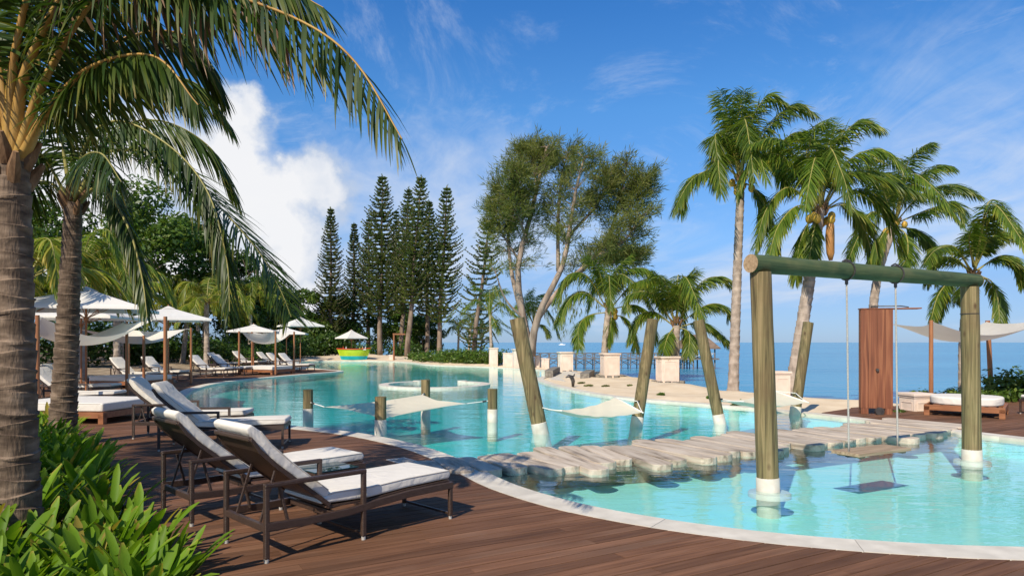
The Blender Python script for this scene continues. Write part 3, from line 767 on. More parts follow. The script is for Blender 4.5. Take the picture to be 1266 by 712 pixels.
# ---------------------------------------------------------------- timber deck, plank by plank
def build_deck():
    ang = R(30)
    u = np.array([math.cos(ang), math.sin(ang)]); v = np.array([-u[1], u[0]])
    V, F = region_tris([DECK, MID], [], lambda x, y: inside(DECK, x, y) & ~inside(MID, x, y))
    deck = link('deck', np_mesh('deck', np.column_stack([V, np.full(len(V), -0.06)]), F, M['underdeck']), kind='structure')
    OUTG = offset_closed(OUT, 0.004)
    polys = [DECK, OUTG]
    def hits(off):
        ts = []
        for P in polys:
            a = P; b = np.roll(P, -1, axis=0)
            va = a @ v - off; vb = b @ v - off
            k = (va > 0) != (vb > 0)
            t = va[k] / (va[k] - vb[k])
            p = a[k] + (b[k] - a[k]) * t[:, None]
            ts += list(p @ u)
        ts.sort()
        iv = []
        for a, b in zip(ts[:-1], ts[1:]):
            mpt = u * (a + b) / 2 + v * off
            if b - a > 0.05 and inside(DECK, mpt[:1], mpt[1:])[0] and not inside(OUTG, mpt[:1], mpt[1:])[0]:
                iv.append((a, b))
        return iv
    W, GAP = 0.135, 0.010
    far = MB()
    allv = DECK @ v
    k0, k1 = int(allv.min() / (W + GAP)), int(allv.max() / (W + GAP)) + 1
    rnd = random.Random(11)
    cand = []
    for k in range(k0, k1):
        a = k * (W + GAP); b = a + W
        ia, ib = hits(a), hits(b)
        if len(ia) != len(ib):
            ic = hits((a + b) / 2); ia = ib = ic
        for (a0, a1), (b0, b1) in zip(ia, ib):
            if abs(a0 - b0) > 1.2: a0 = b0 = max(a0, b0)
            if abs(a1 - b1) > 1.2: a1 = b1 = min(a1, b1)
            lo, hi = max(a0, b0), min(a1, b1)
            cuts = []
            t = math.floor(min(a0, b0) / 3.6) * 3.6 + (k % 3) * 1.2 + rnd.uniform(-.05, .05)
            while t < hi - 0.4:
                if t > lo + 0.4: cuts.append(t)
                t += 3.6
            ea = [a0] + cuts + [a1]; eb = [b0] + cuts + [b1]
            for q in range(len(ea) - 1):
                g = 0.0015
                x0a, x1a = ea[q] + g, ea[q + 1] - g
                x0b, x1b = eb[q] + g, eb[q + 1] - g
                if min(x1a - x0a, x1b - x0b) < 0.03: continue
                c = (min(x0a, x0b) + max(x1a, x1b)) / 2
                ctr = u * c + v * (a + b) / 2
                cand.append((a, b, x0a, x1a, x0b, x1b, c, ctr))
    def score(e):
        x, y = e[7]
        d = math.hypot(x, y)
        vis = abs(x) < 0.80 * max(y, 0.1) + 1.6 and y > 2.5
        return d if vis else d + 100
    cand.sort(key=score)
    for i, (a, b, x0a, x1a, x0b, x1b, c, ctr) in enumerate(cand):
        zt = rnd.uniform(-0.0015, 0.0015)
        poly = [(x0a, a), (x1a, a), (x1b, b), (x0b, b)]
        if i < 290:
            vm = (a + b) / 2
            mb = MB(); mb.prism([(p[0] - c, p[1] - vm) for p in poly], 'z', -0.028, zt)
            mb.build('plank', M['plank'], deck, loc=(ctr[0], ctr[1], 0), rot=(0, 0, ang))
        else:
            far.prism(poly, 'z', -0.028, zt)
    far.build('far_planks', M['plank'], deck, rot=(0, 0, ang), kind='stuff')
build_deck()

# ================================================================ things in the pool
def build_walkway():
    C = resample(np.column_stack([PATH, np.zeros(len(PATH))])[:, :2], 0.355)
    root = empty('stepping_walkway', (C[len(C) // 2][0], C[len(C) // 2][1], -0.36),
                 label='curving walkway of weathered grey plank slabs crossing the pool', cat='walkway')
    base = Vector(root.location)
    rnd = random.Random(4)
    # footing under the slabs, hidden in the water
    mb = MB()
    off = []
    for i in range(len(C)):
        t = C[min(i + 1, len(C) - 1)] - C[max(i - 1, 0)]; t /= np.linalg.norm(t)
        off.append((C[i], t))
    for (p, t), (p2, t2) in zip(off[:-1], off[1:]):
        n1 = np.array([-t[1], t[0]]); n2 = np.array([-t2[1], t2[0]])
        q = [p - n1 * .42, p2 - n2 * .42, p2 + n2 * .42, p + n1 * .42]
        mb.prism([tuple(k - np.array(base[:2])) for k in q], 'z', -0.15, 0.25)
    mb.build('footing', M['stone'], root)
    for i, (p, t) in enumerate(off):
        L = rnd.uniform(1.45, 1.75) if i % 3 else rnd.uniform(1.75, 2.1)
        if i < 4: L = rnd.uniform(1.1, 1.35)
        w = 0.335 + rnd.uniform(-.02, .012)
        sh = rnd.uniform(-.16, .16)
        a = math.atan2(t[1], t[0]) + rnd.uniform(-.03, .03)
        h = w / 2; e = L / 2
        poly = []
        for sgn in (1, -1):          # rounded, slightly irregular ends
            for k in range(7):
                th = math.pi * k / 6
                poly.append((sgn * h * math.cos(th) * (1 + rnd.uniform(-.03, .03)), sgn * (e - h * .55 + h * .55 * math.sin(th)) + rnd.uniform(-.008, .008)))
        mb = MB(); mb.prism(poly, 'z', -0.055, 0.055)
        zc = -0.02 + rnd.uniform(-.012, .012)
        nrm = np.array([-t[1], t[0]])
        pos = p + nrm * sh
        mb.build('slab', M['slab'], root, loc=(pos[0] - base.x, pos[1] - base.y, zc - base.z), rot=(rnd.uniform(-.008, .008), rnd.uniform(-.01, .01), a), bevel=0.012, seg=2)
build_walkway()

def log_post(root, p0, p1, r, name='post', taper=0.94, zc=0.17, cone=1.04, cut=None):
    """round log from p0 (pool floor) to p1 with a white concrete collar up to zc above the water"""
    p0, p1 = Vector(p0), Vector(p1)
    n = 10
    pts = [p0.lerp(p1, k / n) for k in range(n + 1)]
    rr = [r * (1 - (1 - taper) * k / n) * (1 + 0.012 * math.sin(k * 2.1 + p0.x)) for k in range(n + 1)]
    mb = MB(); mb.tube(pts, rr, 20)
    o = mb.build(name, M['log'], root, smooth=True, auto=40)
    d = (p1 - p0)
    ztop = WATER_Z + zc - root.location.z
    t = (ztop - p0.z) / d.z
    q = p0 + d * t
    mc = MB(); mc.tube([p0 - d.normalized() * 0.02, p0.lerp(q, .5), q - d.normalized() * 0.01, q], [r * cone * 1.03, r * cone * 1.01, r * cone, r * (cone - .06)], 24)
    mc.build('collar', M['collar'], o, smooth=True, auto=40)
    return o

FLOOR = -0.50
def build_swing():
    bl = Vector((3.13, 8.30, 0)); br = Vector((7.08, 10.5, 0))
    root = empty('swing_frame', (bl.x, bl.y, FLOOR), label='timber swing frame of two upright logs and a mossy crossbeam', cat='swing frame')
    bz = Vector(root.location)
    tl = Vector((3.03, 8.32, 2.60)); tr = Vector((7.04, 10.5, 2.60))
    log_post(root, bl + Vector((0, 0, FLOOR)) - bz, tl - bz, 0.132, zc=0.16, cone=1.04)
    log_post(root, br + Vector((0, 0, FLOOR)) - bz, tr - bz, 0.132, zc=0.16, cone=1.04)
    for p, nm in ((bl, 'footing'), (br, 'footing')):
        mb = MB(); c = Vector((p.x, p.y, 0)) - bz; c.z = 0
        zt_ = WATER_Z - FLOOR - 0.018; mb.tube([c + Vector((0, 0, zt_ - .06)), c + Vector((0, 0, zt_ - .012)), c + Vector((0, 0, zt_))], [0.25, 0.25, 0.24], 32)
        mb.build(nm, M['collar'], root, smooth=True, auto=40)
    d = (tr - tl).normalized()
    a = tl - d * 0.17 + Vector((0, 0, 0.10)); b = tr + d * 0.20 + Vector((0, 0, 0.10))
    n = 14
    pts = [Vector((0, 0, 0)).lerp(Vector(((b - a).length, 0, 0)), k / n) for k in range(n + 1)]
    mb = MB(); mb.tube(pts, [0.112 * (1 + 0.02 * math.sin(k * 1.7)) * (1 - 0.004 * k) for k in range(n + 1)], 24, cap=False)
    bo = mb.build('beam', M['beam'], root, loc=a - bz, rot=(0, 0, math.atan2(d.y, d.x)), smooth=True)
    me = MB(); me.tube([(-0.004, 0, 0), (0.004, 0, 0)], 0.1115, 24)
    me.build('cut_end', M['endgrain'], bo)
    me = MB(); me.tube([(pts[-1].x - 0.004, 0, 0), (pts[-1].x + 0.004, 0, 0)], 0.106, 24)
    me.build('cut_end', M['endgrain'], bo)
    mb = MB(); mb.tube([tr - bz + Vector((0, 0, -.42)), tr - bz + Vector((0, 0, -.408))], 0.129, 20)
    mb.build('steel_band', M['steel'], root)
    # the swing
    c1 = Vector((4.44, 9.13, 0)); c2 = Vector((5.40, 9.60, 0))
    f1, f2 = (c1 - tl).dot(d), (c2 - tl).dot(d)
    h1 = tl + d * f1; h2 = tl + d * f2
    zs = 0.27
    sw = empty('rope_swing', ((h1.x + h2.x) / 2, (h1.y + h2.y) / 2, zs), label='wooden plank swing seat hanging on two grey ropes over the water', cat='swing')
    b0 = Vector(sw.location)
    for h in (h1, h2):
        top = Vector((h.x, h.y, 2.62))
        rp = MB()
        bot = Vector((h.x + 0.03, h.y, zs))
        pts = [bot.lerp(top, k / 12) - b0 for k in range(13)]
        rp.tube(pts, 0.0125, 8); ro = rp.build('rope', M['rope'], sw, smooth=True)
        kn = MB(); kn.tube([top - b0 + Vector((0, 0, -.10)), top - b0 + Vector((0, 0, .0))], 0.022, 8)
        loop = [top - b0 + Vector((0.0 , 0, 0.08)) + (d.cross(Vector((0, 0, 1))) * math.cos(q) + Vector((0, 0, 1)) * math.sin(q)) * 0.122 for q in np.linspace(0, 2 * math.pi, 20)]
        kn.tube(loop, 0.011, 6)
        kn.tube([loop[5] + Vector((-.05, 0, 0.0)), loop[5] + Vector((0, 0, .03)), loop[5] + Vector((.06, 0, .01))], 0.012, 6)
        kn.build('fixing', M['steel'], ro)
        nb = MB(); nb.box(bot - b0 + Vector((0, 0, -.035)), (0.06, 0.06, 0.025)); nb.build('bolt', M['steel'], ro)
    ang = math.atan2(d.y, d.x)
    for k in (-1, 1):
        mb = MB(); mb.box((0, k * 0.105, 0), (1.14, 0.20, 0.042)); mb.build('seat_board', M['seatwood'], sw, rot=(0, 0, ang), bevel=0.006)
    mb = MB(); mb.box((-0.45, 0, -0.034), (0.07, 0.36, 0.03)); mb.build('batten', M['seatwood'], sw, rot=(0, 0, ang))
    mb = MB(); mb.box((0.45, 0, -0.034), (0.07, 0.36, 0.03)); mb.build('batten', M['seatwood'], sw, rot=(0, 0, ang))
build_swing()

LEANERS = [  # base x, y ; top offset ; label
    ((0.57, 13.5), (0.10, 13.55, 2.22), 0.155, 'thick leaning log post holding the rope end of the hammock beside the short posts'),
    ((2.66, 14.6), (3.04, 14.75, 2.24), 0.128, 'leaning log post with shaded collar at the open end of the first hammock'),
    ((4.60, 15.1), (4.15, 15.2, 2.24), 0.125, 'leaning log post tilted towards the sand hammock with cream collar'),
    ((7.00, 16.9), (7.38, 17.0, 2.24), 0.128, 'leaning log post nearest the wooden shower panel')]
def build_hammocks():
    for b, t, r, lab in LEANERS:
        root = empty('hammock_post', (b[0], b[1], FLOOR), label=lab, cat='post', group='leaning hammock posts')
        bz = Vector(root.location)
        # extend the line of the log down to the pool floor
        top = Vector(t); foot = Vector((b[0], b[1], WATER_Z))
        dd = (top - foot); p0 = foot - dd * ((WATER_Z - FLOOR) / dd.z)
        log_post(root, p0 - bz, top - bz, r, taper=0.97, zc=0.21)
    def hammock(pa, pb, w, sag, label, y_tilt):
        """pa, pb: fixing points on the posts"""
        pa, pb = Vector(pa), Vector(pb)
        root = empty('hammock', (pa + pb) / 2, label=label, cat='hammock', group='hammocks between the leaning posts')
        c = Vector(root.location)
        ax = (pb - pa); L = ax.length; ax.normalize()
        side = ax.cross(Vector((0, 0, 1))).normalized()
        s0, s1 = 0.13, 0.90
        nx, ny = 30, 12
        V, Q = [], []
        for i in range(nx + 1):
            s = i / nx; t = s0 + (s1 - s0) * s
            base = pa.lerp(pb, t) - Vector((0, 0, 1)) * sag * (4 * t * (1 - t)) ** 1.0
            ww = w * (0.55 + 0.45 * min(1, s * 3)) * (1 - 0.14 * math.sin(math.pi * s))
            for j in range(ny + 1):
                q = j / ny * 2 - 1
                dip = -0.10 * (1 - q * q) * math.sin(math.pi * s) ** 0.7
                wr = 0.008 * math.sin(s * 31 + q * 5) * math.sin(math.pi * s)
                tilt = y_tilt * q * (s - 0.1)
                V.append(base + side * (q * ww / 2) + Vector((0, 0, dip + wr + tilt)) - c)
        for i in range(nx):
            for j in range(ny):
                a = i * (ny + 1) + j
                Q.append((a, a + 1, a + ny + 2, a + ny + 1))
        me = np_mesh('cloth', [tuple(p) for p in V], Q, M['hammock'], smooth=True)
        link('cloth', me, root)
        for e, post in ((0, pa), (nx, pb)):
            A = V[e * (ny + 1)]; B = V[e * (ny + 1) + ny]
            sb = MB(); k = (B - A).normalized()
            sb.tube([A - k * .04, B + k * .04], 0.016, 8); sb.build('spreader_bar', M['whiterope'], root, smooth=True)
            for X in (A, B):
                rp = MB(); m_ = X.lerp(post - c, .5) - Vector((0, 0, .012)); rp.tube([X, m_, post - c], 0.010, 6); rp.build('rope', M['whiterope'], root)
            hk = MB(); hk.tube([X.lerp(post - c, .97) , post - c + (post - (pa + pb) / 2).normalized() * .05], 0.02, 8); hk.build('hook', M['steel'], root)
    hammock((0.57, 13.45, 0.47), (2.66, 14.50, 0.50), 0.95, 0.17, 'cream cloth hammock over the pool between two leaning logs near short posts', -0.13)
    hammock((4.62, 15.05, 0.50), (6.98, 16.80, 0.50), 0.95, 0.16, 'cream cloth hammock behind the swing frame by the sand', -0.13)
    shorts = [((-4.63, 15.5), 0.68, 'short round mooring post near the deck with dark top and white collar'),
              ((-2.56, 13.3), 0.69, 'short round post in front of the low square cloth'),
              ((-2.10, 16.6), 0.84, 'short round post behind the peak of the low square cloth'),
              ((-0.44, 15.4), 0.70, 'short round post beside the thick leaning log')]
    tops = []
    for (x, y), zt, lab in shorts:
        root = empty('short_post', (x, y, FLOOR), label=lab, cat='post', group='short posts holding the low cloth')
        log_post(root, (0, 0, 0), (0, 0, zt - FLOOR), 0.112, taper=0.99, zc=0.30, cone=1.03)
        tops.append(Vector((x, y, 0)))
    # low square net cloth tied to the four short posts
    z0 = 0.34
    W_ = Vector((-4.15, 15.1, z0 - .02)); S_ = Vector((-2.62, 13.62, z0 - 0.13)); E_ = Vector((-1.0, 15.15, z0 + .05)); N_ = Vector((-2.14, 16.3, z0 + 0.16))
    root = empty('low_cloth', (W_ + E_) / 2, label='low white cloth hammock stretched just above the water between four short posts', cat='hammock')
    c = Vector(root.location)
    n = 18; V, Q = [], []
    ctr = (W_ + E_ + S_ + N_) / 4
    for i in range(n + 1):
        for j in range(n + 1):
            a, b = i / n, j / n
            p = W_ * (1 - a) * (1 - b) + S_ * a * (1 - b) + E_ * a * b + N_ * (1 - a) * b
            pull = 0.30 * (4 * a * (1 - a) * (abs(2 * b - 1) ** 2) + 4 * b * (1 - b) * (abs(2 * a - 1) ** 2))
            p = p.lerp(ctr, pull * 0.5)
            p.z -= 0.13 * 16 * a * (1 - a) * b * (1 - b)
            p.z += 0.012 * math.sin(a * 9 + b * 13) * 4 * a * (1 - a)
            V.append(tuple(p - c))
    for i in range(n):
        for j in range(n):
            k = i * (n + 1) + j; Q.append((k, k + n + 1, k + n + 2, k + 1))
    link('cloth', np_mesh('cloth', V, Q, M['hammock'], smooth=True), root)
    for corner, post, zt in ((W_, tops[0], .40), (S_, tops[1], .30), (E_, tops[3], .44), (N_, tops[2], .52)):
        e = Vector((post.x, post.y, zt)); e = e + (corner - e).normalized() * 0.10
        rp = MB(); rp.tube([corner - c, e - c], 0.011, 6); ro = rp.build('rope', M['whiterope'], root)
        k = MB(); k.tube([e.lerp(corner, .1) - c, e.lerp(corner, .28) - c], 0.022, 8); k.build('hook', M['steel'], ro)
build_hammocks()

def build_ring():
    root = empty('pool_bench', (-3.2, 28.4, FLOOR), label='white C-shaped low bench wall standing out of the pool water', cat='bench')
    pts_o, pts_i = [], []
    for k in range(41):
        a = R(118) + R(304) * k / 40
        for lst, r in ((pts_o, 2.30), (pts_i, 1.92)): lst.append((r * math.cos(a), r * math.sin(a) * 1.05))
    step = 4
    for s in range(0, 40, step):
        poly = pts_o[s:s + step + 1] + pts_i[s:s + step + 1][::-1]
        mb = MB(); mb.prism(poly, 'z', 0.0, WATER_Z + 0.07 - FLOOR); mb.build('wall_section', M['collar'], root)
    for a in (R(118), R(422)):
        mb = MB(); mb.tube([(2.11 * math.cos(a), 2.21 * math.sin(a), 0), (2.11 * math.cos(a), 2.21 * math.sin(a), WATER_Z + 0.10 - FLOOR)], 0.22, 16); mb.build('end_cap', M['collar'], root, smooth=True, auto=40)
build_ring()

# ================================================================ furniture
def make_lounger(name, label, group, wick, back=0.56, back_drop=0.0, table=False):
    root = empty(name, label=label, cat='lounger', group=group)
    W = 0.76
    for y in (0.0, W):
        pts = [(-0.02, .285), (0.35, .268), (0.75, .275), (1.05, .305), (1.4, .33), (1.93, .335)]
        mb = MB()
        n = len(pts)
        poly = [(x, z - .032) for x, z in pts] + [(x, z + .032) for x, z in reversed(pts)]
        mb.prism(poly, 'y', y - .022, y + .022); mb.build('side_rail', wick, root, bevel=0.006)
        for x, zt in ((0.0, .60), (0.90, .595)):
            mb = MB(); mb.bar((x, y, 0.03), (x, y, zt), .042, .042); lg = mb.build('leg', wick, root, bevel=0.010)
            cp = MB(); cp.tube([(x, y, 0), (x, y, .032)], .019, 10); cp.build('foot_cap', M['rope'], lg)
        mb = MB(); mb.bar((1.905, y, 0.03), (1.905, y, .31), .038, .038); lg = mb.build('leg', wick, root, bevel=0.009)
        cp = MB(); cp.tube([(1.905, y, 0), (1.905, y, .032)], .016, 10); cp.build('foot_cap', M['rope'], lg)
        mb = MB(); mb.bar((-0.022, y, .612), (0.922, y, .607), .046, .04); mb.build('arm', wick, root, bevel=0.012)
        mb = MB(); mb.bar((0.20, y * 0.92 + .03, .28), (0.12, y * .92 + .03, .59), .026, .022); mb.build('arm_strut', wick, root, bevel=0.005)
    for x, z in ((0.0, .27), (1.905, .335), (0.6, .28)):
        mb = MB(); mb.bar((x, .022, z), (x, W - .022, z), .04, .055); mb.build('cross_rail', wick, root, bevel=0.006)
    for x in (0.90, 1.905):
        mb = MB(); mb.bar((x, .02, .055), (x, W - .02, .055), .026, .022); mb.build('floor_bar', wick, root, bevel=0.005)
    # seat and reclining back
    mb = MB(); mb.prism([(0.55, .335), (1.0, .325), (1.40, .352), (1.92, .366), (1.92, .382), (1.40, .37), (1.0, .343), (0.55, .353)], 'y', .03, W - .03); mb.build('seat_panel', wick, root)
    hx, hz = 0.58, 0.35
    tx, tz = -0.10, 0.35 + back
    d = Vector((tx - hx, tz - hz)).normalized(); nn = Vector((-d.y, d.x))
    if nn.y > 0: nn = -nn      # pointing down / back
    up = -nn
    bl = math.hypot(tx - hx, tz - hz)
    def bp(s, h): return (hx + d.x * s + up.x * h, hz + d.y * s + up.y * h)
    mb = MB(); mb.prism([bp(0, 0), bp(bl * .7, -.004), bp(bl * .92, .012), bp(bl + .05, .05), bp(bl + .055, .066), bp(bl * .92, .034), bp(bl * .7, .02), bp(0, .02)], 'y', .045, W - .045)
    bk = mb.build('backrest', wick, root)
    for y in (.04, W - .04):
        fr = MB(); fr.prism([bp(0, -.012), bp(bl * .7, -.016), bp(bl * .92, .0), bp(bl + .055, .040), bp(bl + .065, .070), bp(bl * .92, .036), bp(bl * .7, .024), bp(0, .024)], 'y', y - .018, y + .018)
        fr.build('back_frame', wick, bk, bevel=0.005)
    fr = MB(); fr.bar((*[bp(bl + .055, .052)[0]], .045, bp(bl + .055, .052)[1]), (bp(bl + .055, .052)[0], W - .045, bp(bl + .055, .052)[1]), .034, .034); fr.build('back_frame', wick, bk, bevel=0.008)
    for y in (.16, W - .16):
        s = MB(); a = bp(bl * .62, -.01); s.bar((a[0], y, a[1]), (0.02, y, .275), .02, .016); s.build('back_strut', wick, root)
    # cushions
    prof = [(0.50, .372), (1.0, .352), (1.40, .378), (1.93, .390), (1.955, .43), (1.93, .475), (1.40, .468), (1.0, .445), (0.64, .452), (0.53, .43)]
    mb = MB(); mb.prism(prof, 'y', .045, W - .045)
    cu = mb.build('seat_cushion', M['cushion'], root, bevel=0.022, seg=3, smooth=True, auto=60)
    for y in (.047, W - .047):
        p = MB(); p.tube([(x, y, z) for x, z in [(0.58, .445), (0.66, .452), (1.0, .442), (1.4, .464), (1.92, .469)]], .006, 6); p.build('piping', M['piping'], cu)
    th = .085
    prof = [bp(-.02, .024), bp(bl * .7, .026), bp(bl * .93, .04), bp(bl + .045, .072), bp(bl + .10, .075), bp(bl + .135, .10), bp(bl + .12, .15), bp(bl + .02, .155), bp(bl * .86, .125), bp(bl * .6, th + .024), bp(.10, th + .022), bp(.02, th + .01)]
    mb = MB(); mb.prism(prof, 'y', .055, W - .055)
    cb = mb.build('back_cushion', M['cushion'], root, bevel=0.02, seg=3, smooth=True, auto=60)
    for y in (.057, W - .057):
        p = MB(); p.tube([(bp(s, h)[0], y, bp(s, h)[1]) for s, h in ((.08, th + .018), (bl * .6, th + .02), (bl * .86, .12), (bl + .02, .15))], .006, 6); p.build('piping', M['piping'], cb)
    return root

proto = make_lounger('sun_lounger', 'brown wicker lounger with white cushion standing beside the foreground lilies', 'wicker loungers on the near deck', M['wicker'])
proto.location = (-1.95, 5.42, 0); proto.rotation_euler = (0, 0, R(45.4))
NEAR = [((-3.05, 6.5), 45.4, 'brown wicker lounger with white cushion on the far side of the glass table', 'wicker loungers on the near deck'),
        ((-5.67, 10.96), 9.8, 'dark wicker lounger with grey-white cushion at the pool edge beyond the glass table', 'wicker loungers by the pool curve'),
        ((-6.85, 12.35), 9.8, 'dark wicker lounger second from the glass table, half hidden by its neighbour', 'wicker loungers by the pool curve')]
for (x, y), a, lab, grp in NEAR:
    o = copy_tree(proto); o.location = (x, y, 0); o.rotation_euler = (0, 0, R(a)); o['label'] = lab; o['group'] = grp
FARL = [((-12.3, 17.6), 4, 'lounger with raised back behind the palm trunk next to the nearest daybed', 'loungers under the large umbrellas'),
        ((-14.2, 20.7), 4, 'lounger under the largest square umbrella', 'loungers under the large umbrellas'),
        ((-17.4, 29.6), -14, 'lounger with its back to the slim palm trunk beside the second daybed', 'pair of loungers near the second daybed'),
        ((-16.9, 31.2), -14, 'lounger on the sand side beside the second daybed', 'pair of loungers near the second daybed'),
        ((-16.3, 34.6), -12, 'lounger with white back in front of the twin leaning palm trunks', 'pair of loungers near the third daybed'),
        ((-15.9, 36.2), -12, 'lounger with white back beside the dark palm trunk', 'pair of loungers near the third daybed'),
        ((-14.0, 41.1), -14, 'lounger at the tip of the deck past the third daybed', 'loungers at the deck tip'),
        ((-15.2, 42.4), -14, 'lounger behind the tip of the deck near the single umbrella', 'loungers at the deck tip'),
        ((-19.4, 43.6), -10, 'lounger in the shade of the small double umbrella', 'loungers under the double umbrella'),
        ((-18.2, 44.6), -10, 'second lounger in the shade of the small double umbrella', 'loungers under the double umbrella'),
        ((-17.0, 45.6), -10, 'third lounger beside the hedge and double umbrella', 'loungers under the double umbrella')]
for (x, y), a, lab, grp in FARL:
    o = copy_tree(proto); o.location = (x, y, max(0, gz1(x, y))); o.rotation_euler = (0, 0, R(a)); o['label'] = lab; o['group'] = grp

def build_table():
    root = empty('side_table', (-2.02, 7.36, 0), R(45.4), label='low brown wicker side table with reflective glass top between two loungers', cat='table')
    s = 0.26
    for a in (-1, 1):
        for b in (-1, 1):
            mb = MB(); mb.bar((a * (s - .02), b * (s - .02), 0), (a * (s - .02), b * (s - .02), .40), .04); mb.build('leg', M['wicker'], root, bevel=.008)
    for a in (-1, 1):
        mb = MB(); mb.bar((a * (s - .02), -s + .042, .375), (a * (s - .02), s - .042, .375), .035, .05); mb.build('apron', M['wicker'], root, bevel=.006)
        mb = MB(); mb.bar((-s + .042, a * (s - .02), .375), (s - .042, a * (s - .02), .375), .035, .05); mb.build('apron', M['wicker'], root, bevel=.006)
    mb = MB(); mb.box((0, 0, .409), (2 * s, 2 * s, .012)); mb.build('glass_top', M['glass'], root, bevel=.003)
build_table()
# drain grate by the coping
def build_drain():
    root = empty('floor_drain', (-1.60, 10.05, 0.002), R(-52), label='small square steel drain cover set in the deck near the coping', cat='drain')
    mb = MB(); mb.box((0, 0, .004), (.5, .30, .008)); mb.build('plate', M['piping'], root)
    for k in range(5):
        mb = MB(); mb.box((0, -.10 + k * .05, .0095), (.42, .018, .003)); mb.build('bar', M['stone'], root)
build_drain()

def make_daybed(loc, rz, label, size=(2.0, 1.7), round_=False, group='white daybeds around the pool'):
    root = empty('daybed', loc, rz, label=label, cat='daybed', group=group)
    sx, sy = size
    for a in (-1, 1):
        for b in (-1, 1):
            mb = MB(); mb.box((a * (sx / 2 - .06), b * (sy / 2 - .06), .11), (.12, .12, .22)); mb.build('leg', M['bedwood'], root, bevel=.006)
    for a in (-1, 1):
        mb = MB(); mb.box((0, a * (sy / 2 - .025), .19), (sx, .05, .13)); mb.build('side_board', M['bedwood'], root, bevel=.005)
        mb = MB(); mb.box((a * (sx / 2 - .025), 0, .19), (.05, sy - .102, .13)); mb.build('side_board', M['bedwood'], root, bevel=.005)
    for k in range(6):
        mb = MB(); mb.box((-sx / 2 + .25 + k * (sx - .5) / 5, 0, .245), (.14, sy - .11, .02)); mb.build('slat', M['bedwood'], root)
    mb = MB()
    if round_:
        poly = [((sx / 2 - .05) * math.copysign(abs(math.cos(t)) ** .75, math.cos(t)), (sy / 2 - .05) * math.copysign(abs(math.sin(t)) ** .75, math.sin(t))) for t in np.linspace(0, 2 * math.pi, 40, endpoint=False)]
        mb.prism(poly, 'z', .257, .45)
    else:
        mb.box((0, 0, .355), (sx - .06, sy - .06, .19))
    me = mb.build('mattress', M['cushion'], root, bevel=.05, seg=4, smooth=True, auto=60)
    if not round_:
        for z in (.285, .43):
            h = .012
            p = MB()
            a, b = sx / 2 - .032, sy / 2 - .032
            p.tube([(-a + .06, -b, z), (a - .06, -b, z)], .007, 6); p.tube([(-a + .06, b, z), (a - .06, b, z)], .007, 6)
            p.build('piping', M['piping'], me)
    return root

def post(x, y, zt, r, label, lean=(0, 0), group='timber posts of the shade sails'):
    z0 = max(0.0, gz1(x, y))
    root = empty('sail_post', (x, y, z0), label=label, cat='post', group=group)
    mb = MB(); n = 6
    mb.tube([(lean[0] * k / n, lean[1] * k / n, (zt - z0) * k / n) for k in range(n + 1)], [r * (1 - .015 * k) for k in range(n + 1)], 14)
    o = mb.build('shaft', M['pole'], root, smooth=True, auto=40)
    mc = MB(); mc.tube([(0, 0, 0), (0, 0, .05)], r * 1.35, 14); mc.build('base_ring', M['steel'], root, smooth=True, auto=40)
    return Vector((x + lean[0], y + lean[1], zt - 0.05))

def sail(corners, sag, label, group='white shade sails', pull=0.28, inset=0.10):
    cs = [Vector(c) for c in corners]
    ctr = sum(cs, Vector()) / 4
    root = empty('shade_sail', ctr, label=label, cat='shade sail', group=group)
    ends = cs
    cs = [c.lerp(ctr, inset) for c in cs]
    n = 20; V, Q = [], []
    for i in range(n + 1):
        for j in range(n + 1):
            a, b = i / n, j / n
            p = cs[0] * (1 - a) * (1 - b) + cs[1] * a * (1 - b) + cs[2] * a * b + cs[3] * (1 - a) * b
            k = pull * (4 * a * (1 - a) * abs(2 * b - 1) ** 2 + 4 * b * (1 - b) * abs(2 * a - 1) ** 2)
            c2 = Vector((ctr.x, ctr.y, p.z)); p = p.lerp(c2, k * .55)
            p.z -= sag * (4 * a * (1 - a)) * (0.8 + .2 * 4 * b * (1 - b)) + 0.10 * 4 * b * (1 - b)
            V.append(tuple(p - ctr))
    for i in range(n):
        for j in range(n):
            k = i * (n + 1) + j; Q.append((k, k + n + 1, k + n + 2, k + 1))
    link('cloth', np_mesh('cloth', V, Q, M['sail'], smooth=True), root)
    for c, e in zip(cs, ends):
        r = MB(); c2 = Vector(c); r.tube([c2 - ctr, e - ctr], .008, 6); r.build('rope', M['whiterope'], root)

# nearest cabana on the left
A = post(-11.4, 16.4, 2.40, .052, 'brown timber post carrying the nearest sail, between two palm trunks')
B = post(-9.85, 19.4, 2.48, .055, 'brown timber post standing at the corner of the pool coping')
C = post(-12.3, 21.8, 2.42, .05, 'brown timber post at the back corner of the nearest sail')
D = post(-14.1, 18.4, 2.40, .05, 'brown timber post at the outer corner of the nearest sail')
sail([A, B, C, D], 0.62, 'large sagging shade sail over the nearest daybed')
make_daybed((-9.75, 15.6, 0), R(-6), 'white mattress daybed behind the foreground lilies', (2.3, 1.9))
# second cabana
E = post(-13.75, 25.5, 2.0, .055, 'brown post at the front of the second daybed, near the pool')
F_ = post(-13.3, 28.3, 2.35, .05, 'brown post at the pool side behind the second daybed')
G = post(-16.4, 29.2, 2.35, .05, 'brown post at the back of the second daybed')
H = post(-17.2, 26.6, 2.35, .05, 'brown post at the outer corner of the second daybed')
sail([E, F_, G, H], 0.42, 'shade sail over the second daybed, catching the sun at its raised corner')
make_daybed((-15.0, 26.9, 0), R(-14), 'daybed with dark wood base under the second sail', (2.2, 2.0))
